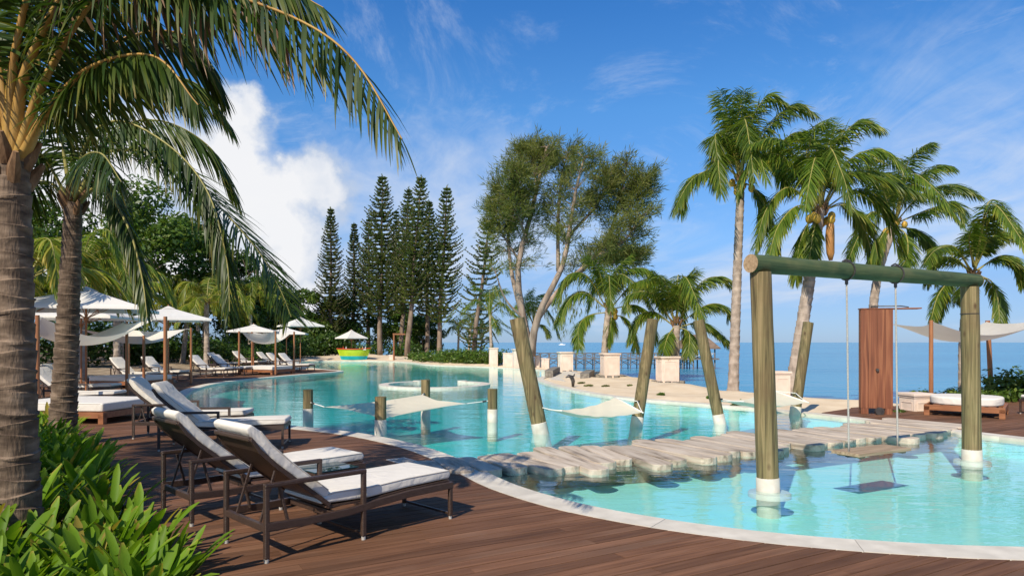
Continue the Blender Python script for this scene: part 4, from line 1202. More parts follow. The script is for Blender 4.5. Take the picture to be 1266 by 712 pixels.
# third cabana
a1 = post(-14.75, 36.9, 2.35, .055, 'front left post of the third daybed by the palm frond')
a2 = post(-12.5, 36.1, 2.35, .055, 'front post of the third daybed closest to the pool')
a3 = post(-12.35, 38.7, 2.35, .055, 'post of the third daybed towards the deck tip')
a4 = post(-15.0, 39.4, 2.35, .055, 'rear post of the third daybed against the hedge')
sail([a1, a2, a3, a4][1:] + [a1], 0.55, 'small sagging shade sail over the third daybed')
make_daybed((-13.6, 37.75, 0), R(-17), 'daybed between four slim posts near the deck tip', (2.2, 1.9))
# cabana on the right deck
b1 = post(11.05, 18.0, 2.33, .055, 'slim brown post beside the white low pillar and shower panel', lean=(0, 0))
b2 = post(15.45, 22.0, 2.45, .075, 'dark leaning post in front of the cycad bushes', lean=(-.12, 0))
b3 = post(14.8, 18.2, 2.45, .055, 'post at the outer edge of the right hand deck')
b4 = post(11.8, 21.6, 2.38, .055, 'post hidden behind the swing frame on the right hand deck')
sail([b1, b4, b2, b3][1:] + [b1], 0.5, 'white shade sail over the oval daybed', inset=.07)
make_daybed((11.05, 16.6, 0), R(-38), 'daybed with oval white mattress on a red-brown wooden frame', (1.6, 1.6), round_=True)
o = copy_tree(proto); o.location = (14.35, 17.0, 0); o.rotation_euler = (0, 0, R(188)); o['label'] = 'dark lounger with grey cushion, foot end beside the oval daybed'; o['group'] = 'loungers on the right hand deck'

def make_umbrella(loc, half, zr, rise, rz, label, group, pole_r=.032):
    x, y = loc[0], loc[1]
    z0 = max(0, gz1(x, y)); zr -= z0
    root = empty('parasol', (x, y, z0), rz, label=label, cat='parasol', group=group)
    mb = MB(); mb.tube([(0, 0, 0), (0, 0, zr + rise - .03)], pole_r, 12); mb.build('pole', M['pole'], root, smooth=True, auto=40)
    bs = MB(); bs.box((0, 0, .05), (.62, .62, .10)); bs.build('base_weight', M['stone'], root, bevel=.015)
    hub = MB(); hub.tube([(0, 0, zr - .38), (0, 0, zr - .26)], .07, 12); hub.build('hub', M['pole'], root, smooth=True, auto=40)
    n = 8
    V, Q = [], []
    for i in range(n + 1):
        s = i / n
        zz = zr + rise * (1 - s) ** 1.08
        for j in range(n + 1):
            t = j / n * 2 - 1
            r = half * max(s, .02)
            edge_in = 1 - .035 * s * (1 - t * t)
            sagz = -.05 * s * (1 - t * t) * math.sin(math.pi * min(s, .9))
            V.append((r * edge_in, r * t, zz + sagz))
    # valance
    b = len(V)
    for j in range(n + 1):
        t = j / n * 2 - 1
        V.append((half * (1 - .035 * (1 - t * t)) + .004, half * t, zr - .10 + (.0 if abs(t) == 1 else .012)))
    for i in range(n):
        for j in range(n):
            k = i * (n + 1) + j; Q.append((k, k + 1, k + n + 2, k + n + 1))
    for j in range(n): Q.append((n * (n + 1) + j, n * (n + 1) + j + 1, b + j + 1, b + j))
    me = np_mesh('canopy_panel', V, Q, M['canopy'], smooth=True)
    for k in range(4):
        link('canopy_panel', me, root, rot=(0, 0, k * math.pi / 2))
    for k in range(8):
        a = k * math.pi / 4; rr = half * (1.41 if k % 2 else .96)
        mb = MB(); mb.bar((0, 0, zr + rise - .08), (rr * .985 * math.cos(a), rr * .985 * math.sin(a), zr - .045), .02, .03)
        rb = mb.build('rib', M['pole'], root)
        st = MB(); st.bar((.05 * math.cos(a), .05 * math.sin(a), zr - .3), (rr * .45 * math.cos(a), rr * .45 * math.sin(a), zr + rise * .5 - .11), .016, .02); st.build('strut', M['pole'], rb)
    cap = MB(); s2 = half * .16
    cap.add([(-s2, -s2, zr + rise * .87), (s2, -s2, zr + rise * .87), (s2, s2, zr + rise * .87), (-s2, s2, zr + rise * .87), (0, 0, zr + rise + .06)], [(0, 1, 4), (1, 2, 4), (2, 3, 4), (3, 0, 4)])
    cap.build('vent_cap', M['canopy'], root)
    fn = MB(); fn.tube([(0, 0, zr + rise + .04), (0, 0, zr + rise + .12)], [.03, .012], 10); fn.build('finial', M['pole'], root)
    return root
G1 = 'square parasols on the left deck'
make_umbrella((-12.85, 20.6), 1.75, 2.78, .60, R(20), 'largest white square parasol rising behind the palm trunk', G1)
make_umbrella((-15.9, 25.2), 1.70, 2.68, .52, R(8), 'white square parasol directly behind the largest one', G1)
make_umbrella((-14.9, 29.6), 1.55, 2.75, .52, R(30), 'white square parasol above the second daybed', G1)
make_umbrella((-16.2, 42.8), 1.35, 2.45, .38, R(12), 'white parasol half hidden by a hanging palm frond', 'small parasols further along the deck')
make_umbrella((-15.0, 45.4), 1.30, 2.35, .35, R(12), 'lower white parasol overlapping its neighbour behind the third sail', 'small parasols further along the deck')
make_umbrella((-16.3, 52.6), 1.35, 3.02, .62, R(40), 'single white parasol standing free past the deck tip', 'small parasols further along the deck')
make_umbrella((-15.5, 65.9), 1.12, 2.18, .72, R(45), 'white pyramid parasol over the green boat bar', 'small parasols further along the deck')

def build_boat_bar():
    root = empty('boat_bar', (-15.2, 65.6, 0.0), R(2), label='lime green and turquoise boat hull used as a bar at the far pool edge', cat='boat')
    L = 1.62; n = 16
    def ring(z, f, w): # f: half length at this height, w: half beam
        pts = []
        for k in range(n + 1):
            t = k / n * 2 - 1
            pts.append((t * f, -w * (1 - abs(t) ** 2.6), z + (.10 * max(0, t) ** 2 + .05 * max(0, -t) ** 2 if z > .9 else 0)))
        for k in range(n + 1):
            t = 1 - k / n * 2
            pts.append((t * f, w * (1 - abs(t) ** 2.6), z + (.10 * max(0, t) ** 2 + .05 * max(0, -t) ** 2 if z > .9 else 0)))
        return pts
    prof = [(0.0, 1.18, .42), (.2, 1.24, .52), (.43, 1.34, .60), (.75, 1.47, .68), (1.08, 1.62, .72)]
    rings = [ring(*p) for p in prof]
    m = 2 * (n + 1)
    def skin(a, b, name, mt):
        mb = MB(); mb.add(rings[a] + rings[b], [(k, (k + 1) % m, m + (k + 1) % m, m + k) for k in range(m)]); return mb
    mb = MB()
    for a in (0, 1): mb.add(rings[a] + rings[a + 1], [(k, (k + 1) % m, m + (k + 1) % m, m + k) for k in range(m)])
    mb.build('lower_hull', M['cyan'], root, smooth=True)
    mb = MB()
    for a in (2, 3): mb.add(rings[a] + rings[a + 1], [(k, (k + 1) % m, m + (k + 1) % m, m + k) for k in range(m)])
    mb.build('upper_hull', M['lime'], root, smooth=True)
    g = MB(); top = [Vector(p) for p in rings[-1]]
    g.tube(top + [top[0]], .05, 8, cap=False); g.build('gunwale', M['red'], root, smooth=True)
    dk = MB(); dk.add([(p[0] * .97, p[1] * .95, 1.0) for p in rings[-1]], [tuple(range(m))]); dk.build('counter', M['bedwood'], root)
    np_ = MB(); np_.box((1.05, -.52, 1.06), (.42, .02, .07)); np_.build('name_board', M['boatwhite'], root)
    cols = ['red', 'boatwhite', 'cyan', 'lime', 'coconut', 'boatwhite']
    for i, x in enumerate((-1.0, -.75, .3, .55, .85, 1.1)):
        z0 = 1.002
        r_ = empty('bottle', Vector((-15.2 + x, 65.6 - .05 + .1 * (i % 2), z0)), label=f'{["red", "white", "turquoise", "green", "amber", "pale"][i]} bottle standing on the counter of the green boat bar', cat='bottle', group='bottles on the boat bar')
        b = MB(); b.tube([(0, 0, 0), (0, 0, .22), (0, 0, .28), (0, 0, .36)], [.045, .045, .02, .018], 10); b.build('glass_body', M[cols[i]], r_, smooth=True, auto=40)
        c = MB(); c.tube([(0, 0, .36), (0, 0, .38)], .02, 8); c.build('cap', M['steel'], r_)
build_boat_bar()

def build_shower():
    root = empty('shower_panel', (8.92, 16.75, -0.02), R(-12), label='tall red-brown wooden outdoor shower panel with flat rain head', cat='shower')
    W, H, D = .72, 2.42, .24
    for k in range(4):
        mb = MB(); w = W / 4; mb.box((-W / 2 + w * (k + .5), -D / 2 + .03, H / 2 + .16), (w - .005, .05, H - .32 + .32)); mb.build('board', M['redwood'], root, bevel=.004)
    for a in (-1, 1):
        mb = MB(); mb.box((a * (W / 2 - .02), .0, H / 2 + .16), (.05, D - .10, H)); mb.build('side_board', M['redwood'], root, bevel=.004)
        mb = MB(); mb.box((a * (W / 2 - .09), -.0, .08), (.16, D - .02, .16)); mb.build('foot', M['redwood'], root, bevel=.006)
    mb = MB(); mb.box((0, 0, H + .17), (W + .02, D + .02, .025)); mb.build('top_board', M['redwood'], root, bevel=.004)
    ar = MB(); ar.tube([(-.1, -.02, H + .18), (-.1, -.02, H + .23), (.55, -.05, H + .23), (.72, -.06, H + .20)], .014, 8); ar.build('pipe', M['steel'], root, smooth=True)
    hd = MB(); hd.box((.68, -.06, H + .165), (.55, .34, .03)); hd.build('rain_head', M['bedwood'], root, bevel=.006)
    tap = MB(); tap.tube([(.02, -.20, .10), (.02, -.28, .10)], .10, 12); tap.build('drain_pot', M['steel'], root)
    kb = MB(); kb.tube([(0, -D / 2, 1.1), (0, -D / 2 - .05, 1.1)], .035, 12); kb.build('tap_knob', M['steel'], root)
build_shower()

def make_pillar(x, y, w, h, label, rz=0.0, zb=None, stone=True, group='cream pillars along the beach'):
    z0 = (gz1(x, y) if zb is None else zb) - .04
    root = empty('pillar', (x, y, z0), rz, label=label, cat='pillar', group=group)
    mb = MB(); mb.box((0, 0, h / 2), (w, w, h)); mb.build('shaft', M['pillar'], root, bevel=.012)
    cp = MB(); cp.box((0, 0, h + .035), (w * 1.14, w * 1.14, .07)); cp.build('cap', M['pillar'], root, bevel=.012)
    c2 = MB(); c2.box((0, 0, h - .025), (w * 1.06, w * 1.06, .045)); c2.build('moulding', M['pillar'], root, bevel=.008)
    for k in range(4):
        a = k * math.pi / 2
        f = MB()
        t = w * .10
        iw, ih0, ih1 = w * .34, .16, h - .16
        for q in ((0, ih0, 2 * iw, t * .5), (0, ih1, 2 * iw, t * .5)): f.box((q[0], -w / 2 - .004, q[1]), (q[2], .012, q[3]))
        for s in (-1, 1): f.box((s * iw, -w / 2 - .003, (ih0 + ih1) / 2), (t * .5, .010, ih1 - ih0))
        f.build('panel_moulding', M['pillar'], root, rot=(0, 0, a))
    if stone:
        rs = random.Random(int(x * 100))
        for k in range(10):
            a = k * 2 * math.pi / 10; r = w * (.72 + .12 * rs.random())
            st = MB(); s = .16 + .1 * rs.random()
            st.box((r * math.cos(a), r * math.sin(a), .05), (s, s * .9, .16 + .08 * rs.random()), rz=rs.random() * 3); st.build('footing_stone', M['stone'], root, bevel=.035)
PIL = [(at(610, 452, 49.6), .58, 1.30, 'slim cream pillar at the end of the green ground cover', False),
       (at(643, 455, 47.0), .95, 1.22, 'wide cream pillar behind the thick leaning log post', False),
       (at(664, 455, 46.5), .30, .78, 'thin cream post right beside the leaning log', False),
       (at(672, 456, 45.5), .26, .66, 'thin short cream post by the jetty root', False),
       (at(676, 456, 45.0), .26, .66, 'thin short cream post next to the jetty railing', False),
       (at(699, 459, 41.0), .78, 1.18, 'cream pillar between the curved seat and the jetty', True),
       (at(754, 466, 34.6), .80, 1.18, 'cream pillar under the broad beach palm', True),
       (at(825, 470, 31.4), .82, 1.20, 'cream pillar beneath the short-trunked palm', True),
       (at(962, 489, 22.6), .56, .82, 'cream pillar between the leaning palm and the swing frame', False),
       (at(1133, 512, 17.6), .56, .52, 'low cream pillar right of the shower panel', False)]
for p, w, h, lab, st in PIL:
    make_pillar(p.x, p.y, w, h, lab, R(8), stone=st)
def wall_piece(p, q, h, label):
    p, q = Vector(p), Vector(q)
    root = empty('low_wall', (p + q) / 2, math.atan2((q - p).y, (q - p).x), label=label, cat='wall')
    L = (q - p).length
    mb = MB(); mb.box((0, 0, h / 2 - .1), (L, .22, h + .2)); mb.build('wall_body', M['pillar'], root, bevel=.01)
    cp = MB(); cp.box((0, 0, h + .03), (L + .04, .28, .05)); cp.build('coping', M['pillar'], root, bevel=.01)
wall_piece((-.55, 49.0, .0), (.30, 47.6, .0), .95, 'short cream garden wall between two pillars')
wall_piece((-5.6, 60.5, .1), (-1.2, 57.8, .0), .75, 'low cream wall behind the green ground cover')

def build_seat_walls():
    for pts, lab, hh in (([(2.55, 39.2), (2.15, 36.6), (1.85, 34.2)], 'curved grey stone bench on the pool spit', .34), ([(4.1, 35.6), (3.55, 32.8), (3.3, 31.0)], 'short grey stone bench by the dry grass', .32)):
        root = empty('stone_bench', (*pts[1], 0), label=lab, cat='bench', group='stone benches on the spit')
        C2 = catmull(pts, 8)
        for a, b in zip(C2[:-1], C2[1:]):
            m2 = (a + b) / 2 - np.array(pts[1]); d = b - a
            mb = MB(); mb.box((m2[0], m2[1], hh / 2 - .1), (np.linalg.norm(d) - .01, .42, hh + .2), rz=math.atan2(d[1], d[0])); mb.build('block', M['stone'], root, bevel=.02)
    # paved apron between the benches
    mb = MB(); mb.prism([(1.75, 32.2), (2.3, 30.2), (3.3, 30.8), (4.2, 36), (4.4, 40.5), (3.0, 40.6), (2.7, 37.4)], 'z', -.1, .03)
    mb.build('paved_apron', M['coping'], kind='structure')
    root = empty('water_spout', (2.35, 26.9, 0), label='small dark dolphin-shaped water spout on the coping edge', cat='spout')
    mb = MB(); mb.tube([(0.05, .0, 0), (.06, 0, .22), (.0, -.02, .38), (-.12, -.05, .43), (-.24, -.08, .36)], [.05, .075, .085, .06, .02], 10); mb.build('body', M['steel'], root, smooth=True)
    mb = MB(); mb.add([(0.02, 0, .40), (.12, 0, .40), (.14, .0, .54), (.02, .015, .40), (.12, .015, .40), (.14, .015, .54)], [(0, 1, 2), (3, 5, 4), (0, 3, 4, 1), (1, 4, 5, 2), (2, 5, 3, 0)]); mb.build('fin', M['steel'], root)
build_seat_walls()

def build_far_bits():
    p = at(484, 446, 66)
    make_pillar(p.x, p.y, .42, .55, 'small stone block pillar at the foot of the pines', zb=p.z, stone=False, group='stone blocks at the far shore')
    q = at(487, 447, 65)
    root = empty('timber_frame', (q.x, q.y, 0), label='tall dark timber upright with short crossarm at the far shore', cat='post')
    mb = MB(); mb.tube([(0, 0, -.1), (0, 0, 2.6)], .09, 10); mb.build('upright', M['bedwood'], root)
    mb = MB(); mb.bar((-.1, 0, 2.52), (1.1, 0, 2.52), .12, .14); mb.build('crossarm', M['bedwood'], root)
    # motor boat moored out on the sea
    root = empty('moored_boat', (-12.3, 142, -1.25), R(6), label='small dark moored motorboat on the sea seen between tree trunks', cat='boat')
    mb = MB(); mb.prism([(-2.3, .05), (2.0, .05), (2.7, .85), (-2.4, .65)], 'y', -.8, .8); mb.build('hull', M['steel'], root, bevel=.1)
    mb = MB(); mb.box((-.2, 0, 1.35), (1.9, 1.3, .08)); mb.build('roof', M['boatwhite'], root)
    for a in (-1, .6):
        mb = MB(); mb.bar((a, 0, .6), (a, 0, 1.32), .08); mb.build('roof_post', M['boatwhite'], root)
    root = empty('white_boat', (51, 700, -1.25), R(0), label='tiny white boat far out near the horizon', cat='boat')
    mb = MB(); mb.prism([(-3, 0), (3, 0), (4, 1.0), (-3.2, .8)], 'y', -1, 1); mb.build('hull', M['boatwhite'], root, bevel=.1)
    mb = MB(); mb.prism([(-1.5, .8), (1.2, .8), (.7, 1.7), (-1.4, 1.7)], 'y', -.7, .7); mb.build('cabin', M['boatwhite'], root, bevel=.08)
build_far_bits()

def build_jetty():
    y = 78.0; x0, x1 = 1.2, 20.5; zd = -0.12
    root = empty('jetty', (x0, y, -1.25), label='long grey timber jetty with cross-braced railing over the sea', cat='jetty')
    b = Vector(root.location)
    nb = 19
    mb = MB(); mb.box(((x1 - x0) / 2, 0, zd + 1.25), (x1 - x0, 1.7, .12)); mb.build('walkway_deck', M['jettywood'], root)
    for s in (-.8, .8):
        for z in (zd + .62,):
            mb = MB(); mb.box(((x1 - x0) / 2, s, z + 1.25), (x1 - x0, .07, .08)); mb.build('handrail', M['jettywood'], root)
        for k in range(nb + 1):
            x = (x1 - x0) * k / nb
            mb = MB(); mb.tube([(x, s, -1.5), (x, s, zd + 1.25 + .64)], .06, 7); mb.build('pile', M['jettywood'], root)
        mb = MB()
        for k in range(nb):
            xa, xb = (x1 - x0) * k / nb, (x1 - x0) * (k + 1) / nb
            mb.bar((xa, s, zd + 1.25 - .75), (xb, s, zd + 1.25 - .1), .05); mb.bar((xa, s + .06, zd + 1.25 - .1), (xb, s + .06, zd + 1.25 - .75), .05)
            mb.bar((xa, s, zd + 1.35), (xb, s, zd + 1.25 + .55), .04); mb.bar((xa, s + .05, zd + 1.25 + .55), (xb, s + .05, zd + 1.35), .04)
        mb.build('cross_bracing', M['jettywood'], root, kind='stuff')
    hx = 20.9
    root = empty('jetty_pavilion', (hx, y - .2, zd), label='open thatched pavilion at the end of the jetty', cat='pavilion')
    mb = MB(); mb.box((0, 0, .0), (4.4, 3.6, .16)); mb.build('floor', M['jettywood'], root)
    for a in (-1.8, -.6, .6, 1.8):
        for s in (-1.4, 1.4):
            mb = MB(); mb.tube([(a, s, -2.6), (a, s, 1.55)], .08, 7); mb.build('pile', M['jettywood'], root)
    mb = MB(); mb.add([(-2.2, -1.9, 1.25), (2.3, -1.9, 1.25), (2.3, 1.9, 1.25), (-2.2, 1.9, 1.25), (-1.0, 0, 2.75), (1.0, 0, 2.75),
                       (-2.2, -1.9, 1.12), (2.3, -1.9, 1.12), (2.3, 1.9, 1.12), (-2.2, 1.9, 1.12), (-1.0, 0, 2.6), (1.0, 0, 2.6)],
                      [(0, 1, 5, 4), (2, 3, 4, 5), (3, 0, 4), (1, 2, 5), (7, 6, 10, 11), (9, 8, 11, 10), (6, 9, 10), (8, 7, 11), (0, 6, 7, 1), (1, 7, 8, 2), (2, 8, 9, 3), (3, 9, 6, 0)])
    mb.build('roof', M['thatch'], root)
    for s in (-1.4, 1.4):
        mb = MB(); mb.bar((-1.8, s, .65), (1.8, s, .65), .07); mb.build('railing', M['boatwhite'], root)
        mb = MB(); mb.bar((-1.8, s, 1.2), (1.8, s, 1.2), .1); mb.build('roof_beam', M['boatwhite'], root)
        for k in range(3):
            mb = MB(); mb.bar((-1.8 + 1.2 * k, s + .05, .1), (-.6 + 1.2 * k, s + .05, .65), .05); mb.build('brace', M['boatwhite'], root)
build_jetty()

# ================================================================ vegetation
WIND = np.array([0.30, 0.05, 0.0])

def frond_arrays(ctrl, leaf_len, leaf_w, n, droop, rng, t0=.20, spread=(28, 62), wind=WIND, lift=.28, r0=.032, vb=0.0, curl=.10, segs=4, ragged=.12, sides=(1, 1), twist=.35):
    C = catmull(ctrl, 36)
    s = np.concatenate([[0], np.cumsum(np.linalg.norm(np.diff(C, axis=0), axis=1))]); s /= s[-1]
    T = np.gradient(C, axis=0); T /= np.linalg.norm(T, axis=1)[:, None]
    def samp(A, t): return np.stack([np.interp(t, s, A[:, k]) for k in range(3)], 1)
    Vs, Fs, vv, mi = [], [], [], []
    # midrib
    rr = np.interp(s, [0, .12, .3, 1], [r0 * 1.5, r0, r0 * .7, r0 * .12])
    k = 6; b = 0
    ref = np.array([0.0, 0.0, 1.0])
    S = np.cross(T, ref); bad = np.linalg.norm(S, axis=1) < .15
    S[bad] = np.array([1.0, .2, 0]); S /= np.linalg.norm(S, axis=1)[:, None]
    Nn = np.cross(S, T)
    ang = np.linspace(0, 2 * math.pi, k, endpoint=False)
    V = C[:, None, :] + rr[:, None, None] * (np.cos(ang)[None, :, None] * S[:, None, :] * 1.2 + np.sin(ang)[None, :, None] * Nn[:, None, :] * .8)
    m = len(C)
    V = V.reshape(-1, 3)
    i, j = np.meshgrid(np.arange(m - 1), np.arange(k), indexing='ij')
    j2 = (j + 1) % k
    Q = np.stack([i * k + j, i * k + j2, (i + 1) * k + j2, (i + 1) * k + j], -1).reshape(-1, 4)
    Vs.append(V); Fs.append(Q); vv.append(np.full(len(V), .7)); mi.append(np.full(len(Q), 1)); b = len(V)
    for side in (1, -1):
        if not sides[0 if side == 1 else 1]: continue
        t = np.linspace(t0, .995, n) + rng.uniform(-.4, .4, n) * (.8 / n)
        t = np.clip(t, .02, 1)
        P = samp(C, t); Tt = samp(T, t); St = samp(S, t); Nt = samp(Nn, t)
        Tt /= np.linalg.norm(Tt, axis=1)[:, None]; St /= np.linalg.norm(St, axis=1)[:, None]
        u = np.clip((t - t0) / (1 - t0), 0, 1)
        ln = leaf_len * (np.interp(u, [0, .12, .35, .7, .92, 1], [.55, .85, 1, .88, .58, .40])) * (1 + rng.uniform(-ragged, ragged, n))
        a = np.radians(np.interp(u, [0, 1], spread)) + rng.normal(0, .07, n)
        hang = (droop * (1 + rng.normal(0, .25, n)))[:, None]
        d = side * St * np.cos(a)[:, None] + Tt * np.sin(a)[:, None] + Nt * (lift + rng.normal(0, .10, n))[:, None] + np.array([0, 0, -1.0]) * hang
        d /= np.linalg.norm(d, axis=1)[:, None]
        w0 = leaf_w * (1 + rng.uniform(-.15, .15, n)) * np.interp(u, [0, .1, .8, 1], [.7, 1, 1, .6])
        prof = np.interp(np.linspace(0, 1, segs + 1), [0, .2, .55, .85, 1], [.55, 1, .9, .5, .06])
        rows = []
        p = P.copy()
        g = np.array([0, 0, -1.0])
        dr = droop * (1 + rng.normal(0, .22, n))
        rv = rng.uniform(0, 1, n)
        tw = rng.normal(0, twist, n)[:, None]
        vals = []
        for q in range(segs + 1):
            Wd = Tt - (Tt * d).sum(1)[:, None] * d
            nrm = np.linalg.norm(Wd, axis=1)[:, None]
            Wd = np.where(nrm > .1, Wd / np.maximum(nrm, 1e-6), Nt)
            Wd = Wd + np.cross(d, Wd) * tw
            Wd /= np.linalg.norm(Wd, axis=1)[:, None]
            hw = (w0 * prof[q] / 2)[:, None]
            rows.append(np.stack([p - Wd * hw, p + Wd * hw], 1))
            tip = (q / segs) ** 3
            vals.append(np.repeat((vb + rv * .45 + tip * (.10 + .42 * (rv > .62)))[:, None], 2, 1))
            if q < segs:
                p = p + d * (ln / segs)[:, None]
                d = d + (g * dr[:, None] * 0 + g * (curl * (1 + rng.normal(0, .3, n)))[:, None] * 2 + wind * .12)
                d /= np.linalg.norm(d, axis=1)[:, None]
        V = np.stack(rows, 1).reshape(-1, 3)       # n,(segs+1),2
        vals = np.stack(vals, 1).reshape(-1)
        i, q = np.meshgrid(np.arange(n), np.arange(segs), indexing='ij')
        o = b + i * (2 * (segs + 1)) + q * 2
        Q = np.stack([o, o + 1, o + 3, o + 2], -1).reshape(-1, 4)
        Vs.append(V); Fs.append(Q); vv.append(vals); mi.append(np.zeros(len(Q), int)); b += len(V)
    return np.vstack(Vs), np.vstack(Fs), np.concatenate(vv), np.concatenate(mi)

def add_frond(root, ctrl, rng, leaf='palmleaf', rib='midrib', name='frond', **kw):
    o = np.array(root.location)
    V, F, v, mi = frond_arrays([np.array(c) for c in ctrl], rng=rng, **kw)
    me = np_mesh(name, V - o, F, [M[leaf], M[rib]], v=np.clip(v, 0, 1), mi=mi)
    return link(name, me, root)

def trunk_mesh(root, pts, r0, r1, ring, mat_, n=18, flare=1.35, tilt=.25, seed=0):
    """ringed palm trunk; a ridge and a groove for every old leaf scar"""
    rnd = random.Random(seed)
    C = catmull(pts, 60); o = np.array(root.location)
    s = np.concatenate([[0], np.cumsum(np.linalg.norm(np.diff(C, axis=0), axis=1))]); L = s[-1]
    rows = []; t = 0.0
    while t < L:
        h = ring * rnd.uniform(.75, 1.25)
        rows += [(t, 1.045), (t + h * .14, 1.075), (t + h * .22, .965), (t + h * .6, 1.0)]
        t += h
    rows = [r for r in rows if r[0] < L] + [(L, 1.0)]
    V, Q = [], []
    for k, (t, f) in enumerate(rows):
        p = np.array([np.interp(t, s, C[:, i]) for i in range(3)]) - o
        q = np.array([np.interp(min(t + .05, L), s, C[:, i]) - np.interp(max(t - .05, 0), s, C[:, i]) for i in range(3)]); q /= np.linalg.norm(q)
        u = np.cross(q, [0, 1, 0]); u /= np.linalg.norm(u); w = np.cross(u, q)
        r = (r0 + (r1 - r0) * t / L) * (1 + (flare - 1) * math.exp(-t / .35)) * f
        ph = k // 4
        for j in range(n):
            a = 2 * math.pi * j / n
            rr = r * (1 + .02 * math.sin(3 * a + ph * 1.7) + rnd.uniform(-.012, .012))
            dz = tilt * r * math.sin(a + ph * 2.4) * .5 + rnd.uniform(-.004, .004)
            V.append(p + u * math.cos(a) * rr + w * math.sin(a) * rr + q * dz)
    for k in range(len(rows) - 1):
        for j in range(n):
            j2 = (j + 1) % n
            Q.append((k * n + j, k * n + j2, (k + 1) * n + j2, (k + 1) * n + j))
    me = np_mesh('trunk', np.array(V), Q, mat_, smooth=True)
    me.set_sharp_from_angle(angle=R(50))
    return link('trunk', me, root)

def crown_boots(root, c, r, rng, n=9, h=.5):
    """fibrous leaf bases wrapped round the top of the trunk"""
    o = Vector(root.location); mb = MB()
    for k in range(n):
        a = 2 * math.pi * k / n + rng.uniform(-.2, .2); z = rng.uniform(-.25, .12) * h * 2
        d = Vector((math.cos(a), math.sin(a), 0))
        p = Vector(c) - o + Vector((0, 0, z))
        mb.tube([p + d * r * .75, p + d * r * 1.15 + Vector((0, 0, h * .25)), p + d * r * 1.7 + Vector((0, 0, h * .55))], [r * .42, r * .40, r * .16], 7)
    mb.build('leaf_bases', M['fibre'], root, smooth=True, auto=50)

def coconuts(root, c, r, rng, n, size):
    o = Vector(root.location)
    for k in range(n):
        a = rng.uniform(0, 2 * math.pi); p = Vector(c) - o + Vector((math.cos(a) * r, math.sin(a) * r, rng.uniform(-.35, .05)))
        bm = bmesh.new(); bmesh.ops.create_icosphere(bm, subdivisions=2, radius=size)
        for v in bm.verts: v.co.z *= 1.25
        me = bpy.data.meshes.new('coconut'); bm.to_mesh(me); bm.free(); me.materials.append(M['coconut']); me.shade_smooth()
        link('coconut', me, root, loc=p)

def curve3(a, m_, b):
    return [a, m_, b]

def hero_palm(label, base, crown, fronds, ra, rb_, ring, d, rng, leaf_len, leaf_w, n, bark='bark', droop=1.0, leaf='palmleaf', group='coconut palms', mid=None, tilt=.25, depth=None, rib='midrib', **kw):
    base = Vector(base); crown = Vector(crown)
    root = empty('coconut_palm', base, label=label, cat='palm', group=group)
    b2 = base - Vector((0, 0, .12))
    m1 = mid if mid is not None else b2.lerp(crown, .5)
    trunk_mesh(root, [b2, m1, crown], ra, rb_, ring, M[bark], seed=int(base.x * 10), tilt=tilt)
    crown_boots(root, crown, rb_, rng, h=max(.3, rb_ * 3))
    for f in fronds:
        opts = dict(leaf_len=leaf_len, leaf_w=leaf_w, n=n, droop=droop); opts.update(kw)
        lf, rb = leaf, rib
        pts = f
        if isinstance(f, tuple): pts, extra = f; extra = dict(extra); lf = extra.pop('leaf', leaf); rb = extra.pop('rib', rib); opts.update(extra)
        add_frond(root, pts, rng, leaf=lf, rib=rb, **opts)
    return root

def px_frond(pl, d0, d1):
    """control points from picture positions, distance running from d0 to d1"""
    n = len(pl) - 1
    return [at(x, y, d0 + (d1 - d0) * (k / n) ** 1.2) for k, (x, y) in enumerate(pl)]

rng = np.random.default_rng(21)
# --- foreground palm at the left edge
D1 = 5.6
frA = [
    (px_frond([(18, 205), (35, 80), (120, -45), (270, -10), (375, 28), (440, 78), (497, 172)], D1, 4.3), dict(spread=(18, 52), droop=1.2, n=95, leaf_len=.74, leaf_w=.026, lift=.1)),
    (px_frond([(22, 200), (60, 90), (150, -30), (300, -40), (400, 10)], D1, 4.9), dict(droop=1.1)),
    (px_frond([(26, 205), (70, 120), (150, 50), (230, 45), (275, 110)], D1, 6.2), dict(droop=1.2)),
    (px_frond([(26, 200), (58, 140), (110, 85), (190, 70), (245, 130)], D1, 5.0), dict(droop=1.2, leaf_len=.6)),
    (px_frond([(10, 200), (20, 60), (60, -60), (160, -90), (250, -40)], D1, 4.9), {}),
    (px_frond([(5, 200), (-20, 90), (-90, 10), (-190, 20), (-260, 120)], D1, 5.3), {}),
    (px_frond([(0, 205), (-50, 140), (-140, 130), (-220, 220)], D1, 6.2), {}),
    (px_frond([(12, 205), (5, 110), (40, 20), (120, 0), (200, 40)], D1, 7.6), {}),
    (px_frond([(14, 200), (0, 90), (-20, -60), (-60, -170)], D1, 5.4), {}),
    (px_frond([(15, 205), (45, 120), (50, 20), (110, -90), (200, -150)], D1, 6.8), {}),
    # dead frond hanging from above
    (px_frond([(16, 195), (40, 40), (120, -40), (205, -30), (262, 20)], D1, 5.2), dict(leaf='deadleaf', rib='fibre', droop=3.0, n=26, leaf_len=.6, leaf_w=.04, twist=1.0, ragged=.6, t0=.45)),
    (px_frond([(14, 195), (30, 20), (130, -75), (250, -45), (330, 10), (362, 66)], D1, 5.9), dict(leaf='deadleaf', rib='fibre', droop=3.4, n=34, leaf_len=.62, leaf_w=.034, twist=1.0, ragged=.5, t0=.5)),
]
def palmA():
    base = at(24, 688, D1); base.z = gz1(base.x, base.y)
    hero_palm('thick ringed palm trunk rising from the foreground lilies', base, at(14, 205, D1), frA, .155, .13, .115, D1, rng, .70, .029, 95, droop=.75,
              group='foreground coconut palms', tilt=.35, rib='petiole', r0=.036) 
palmA()

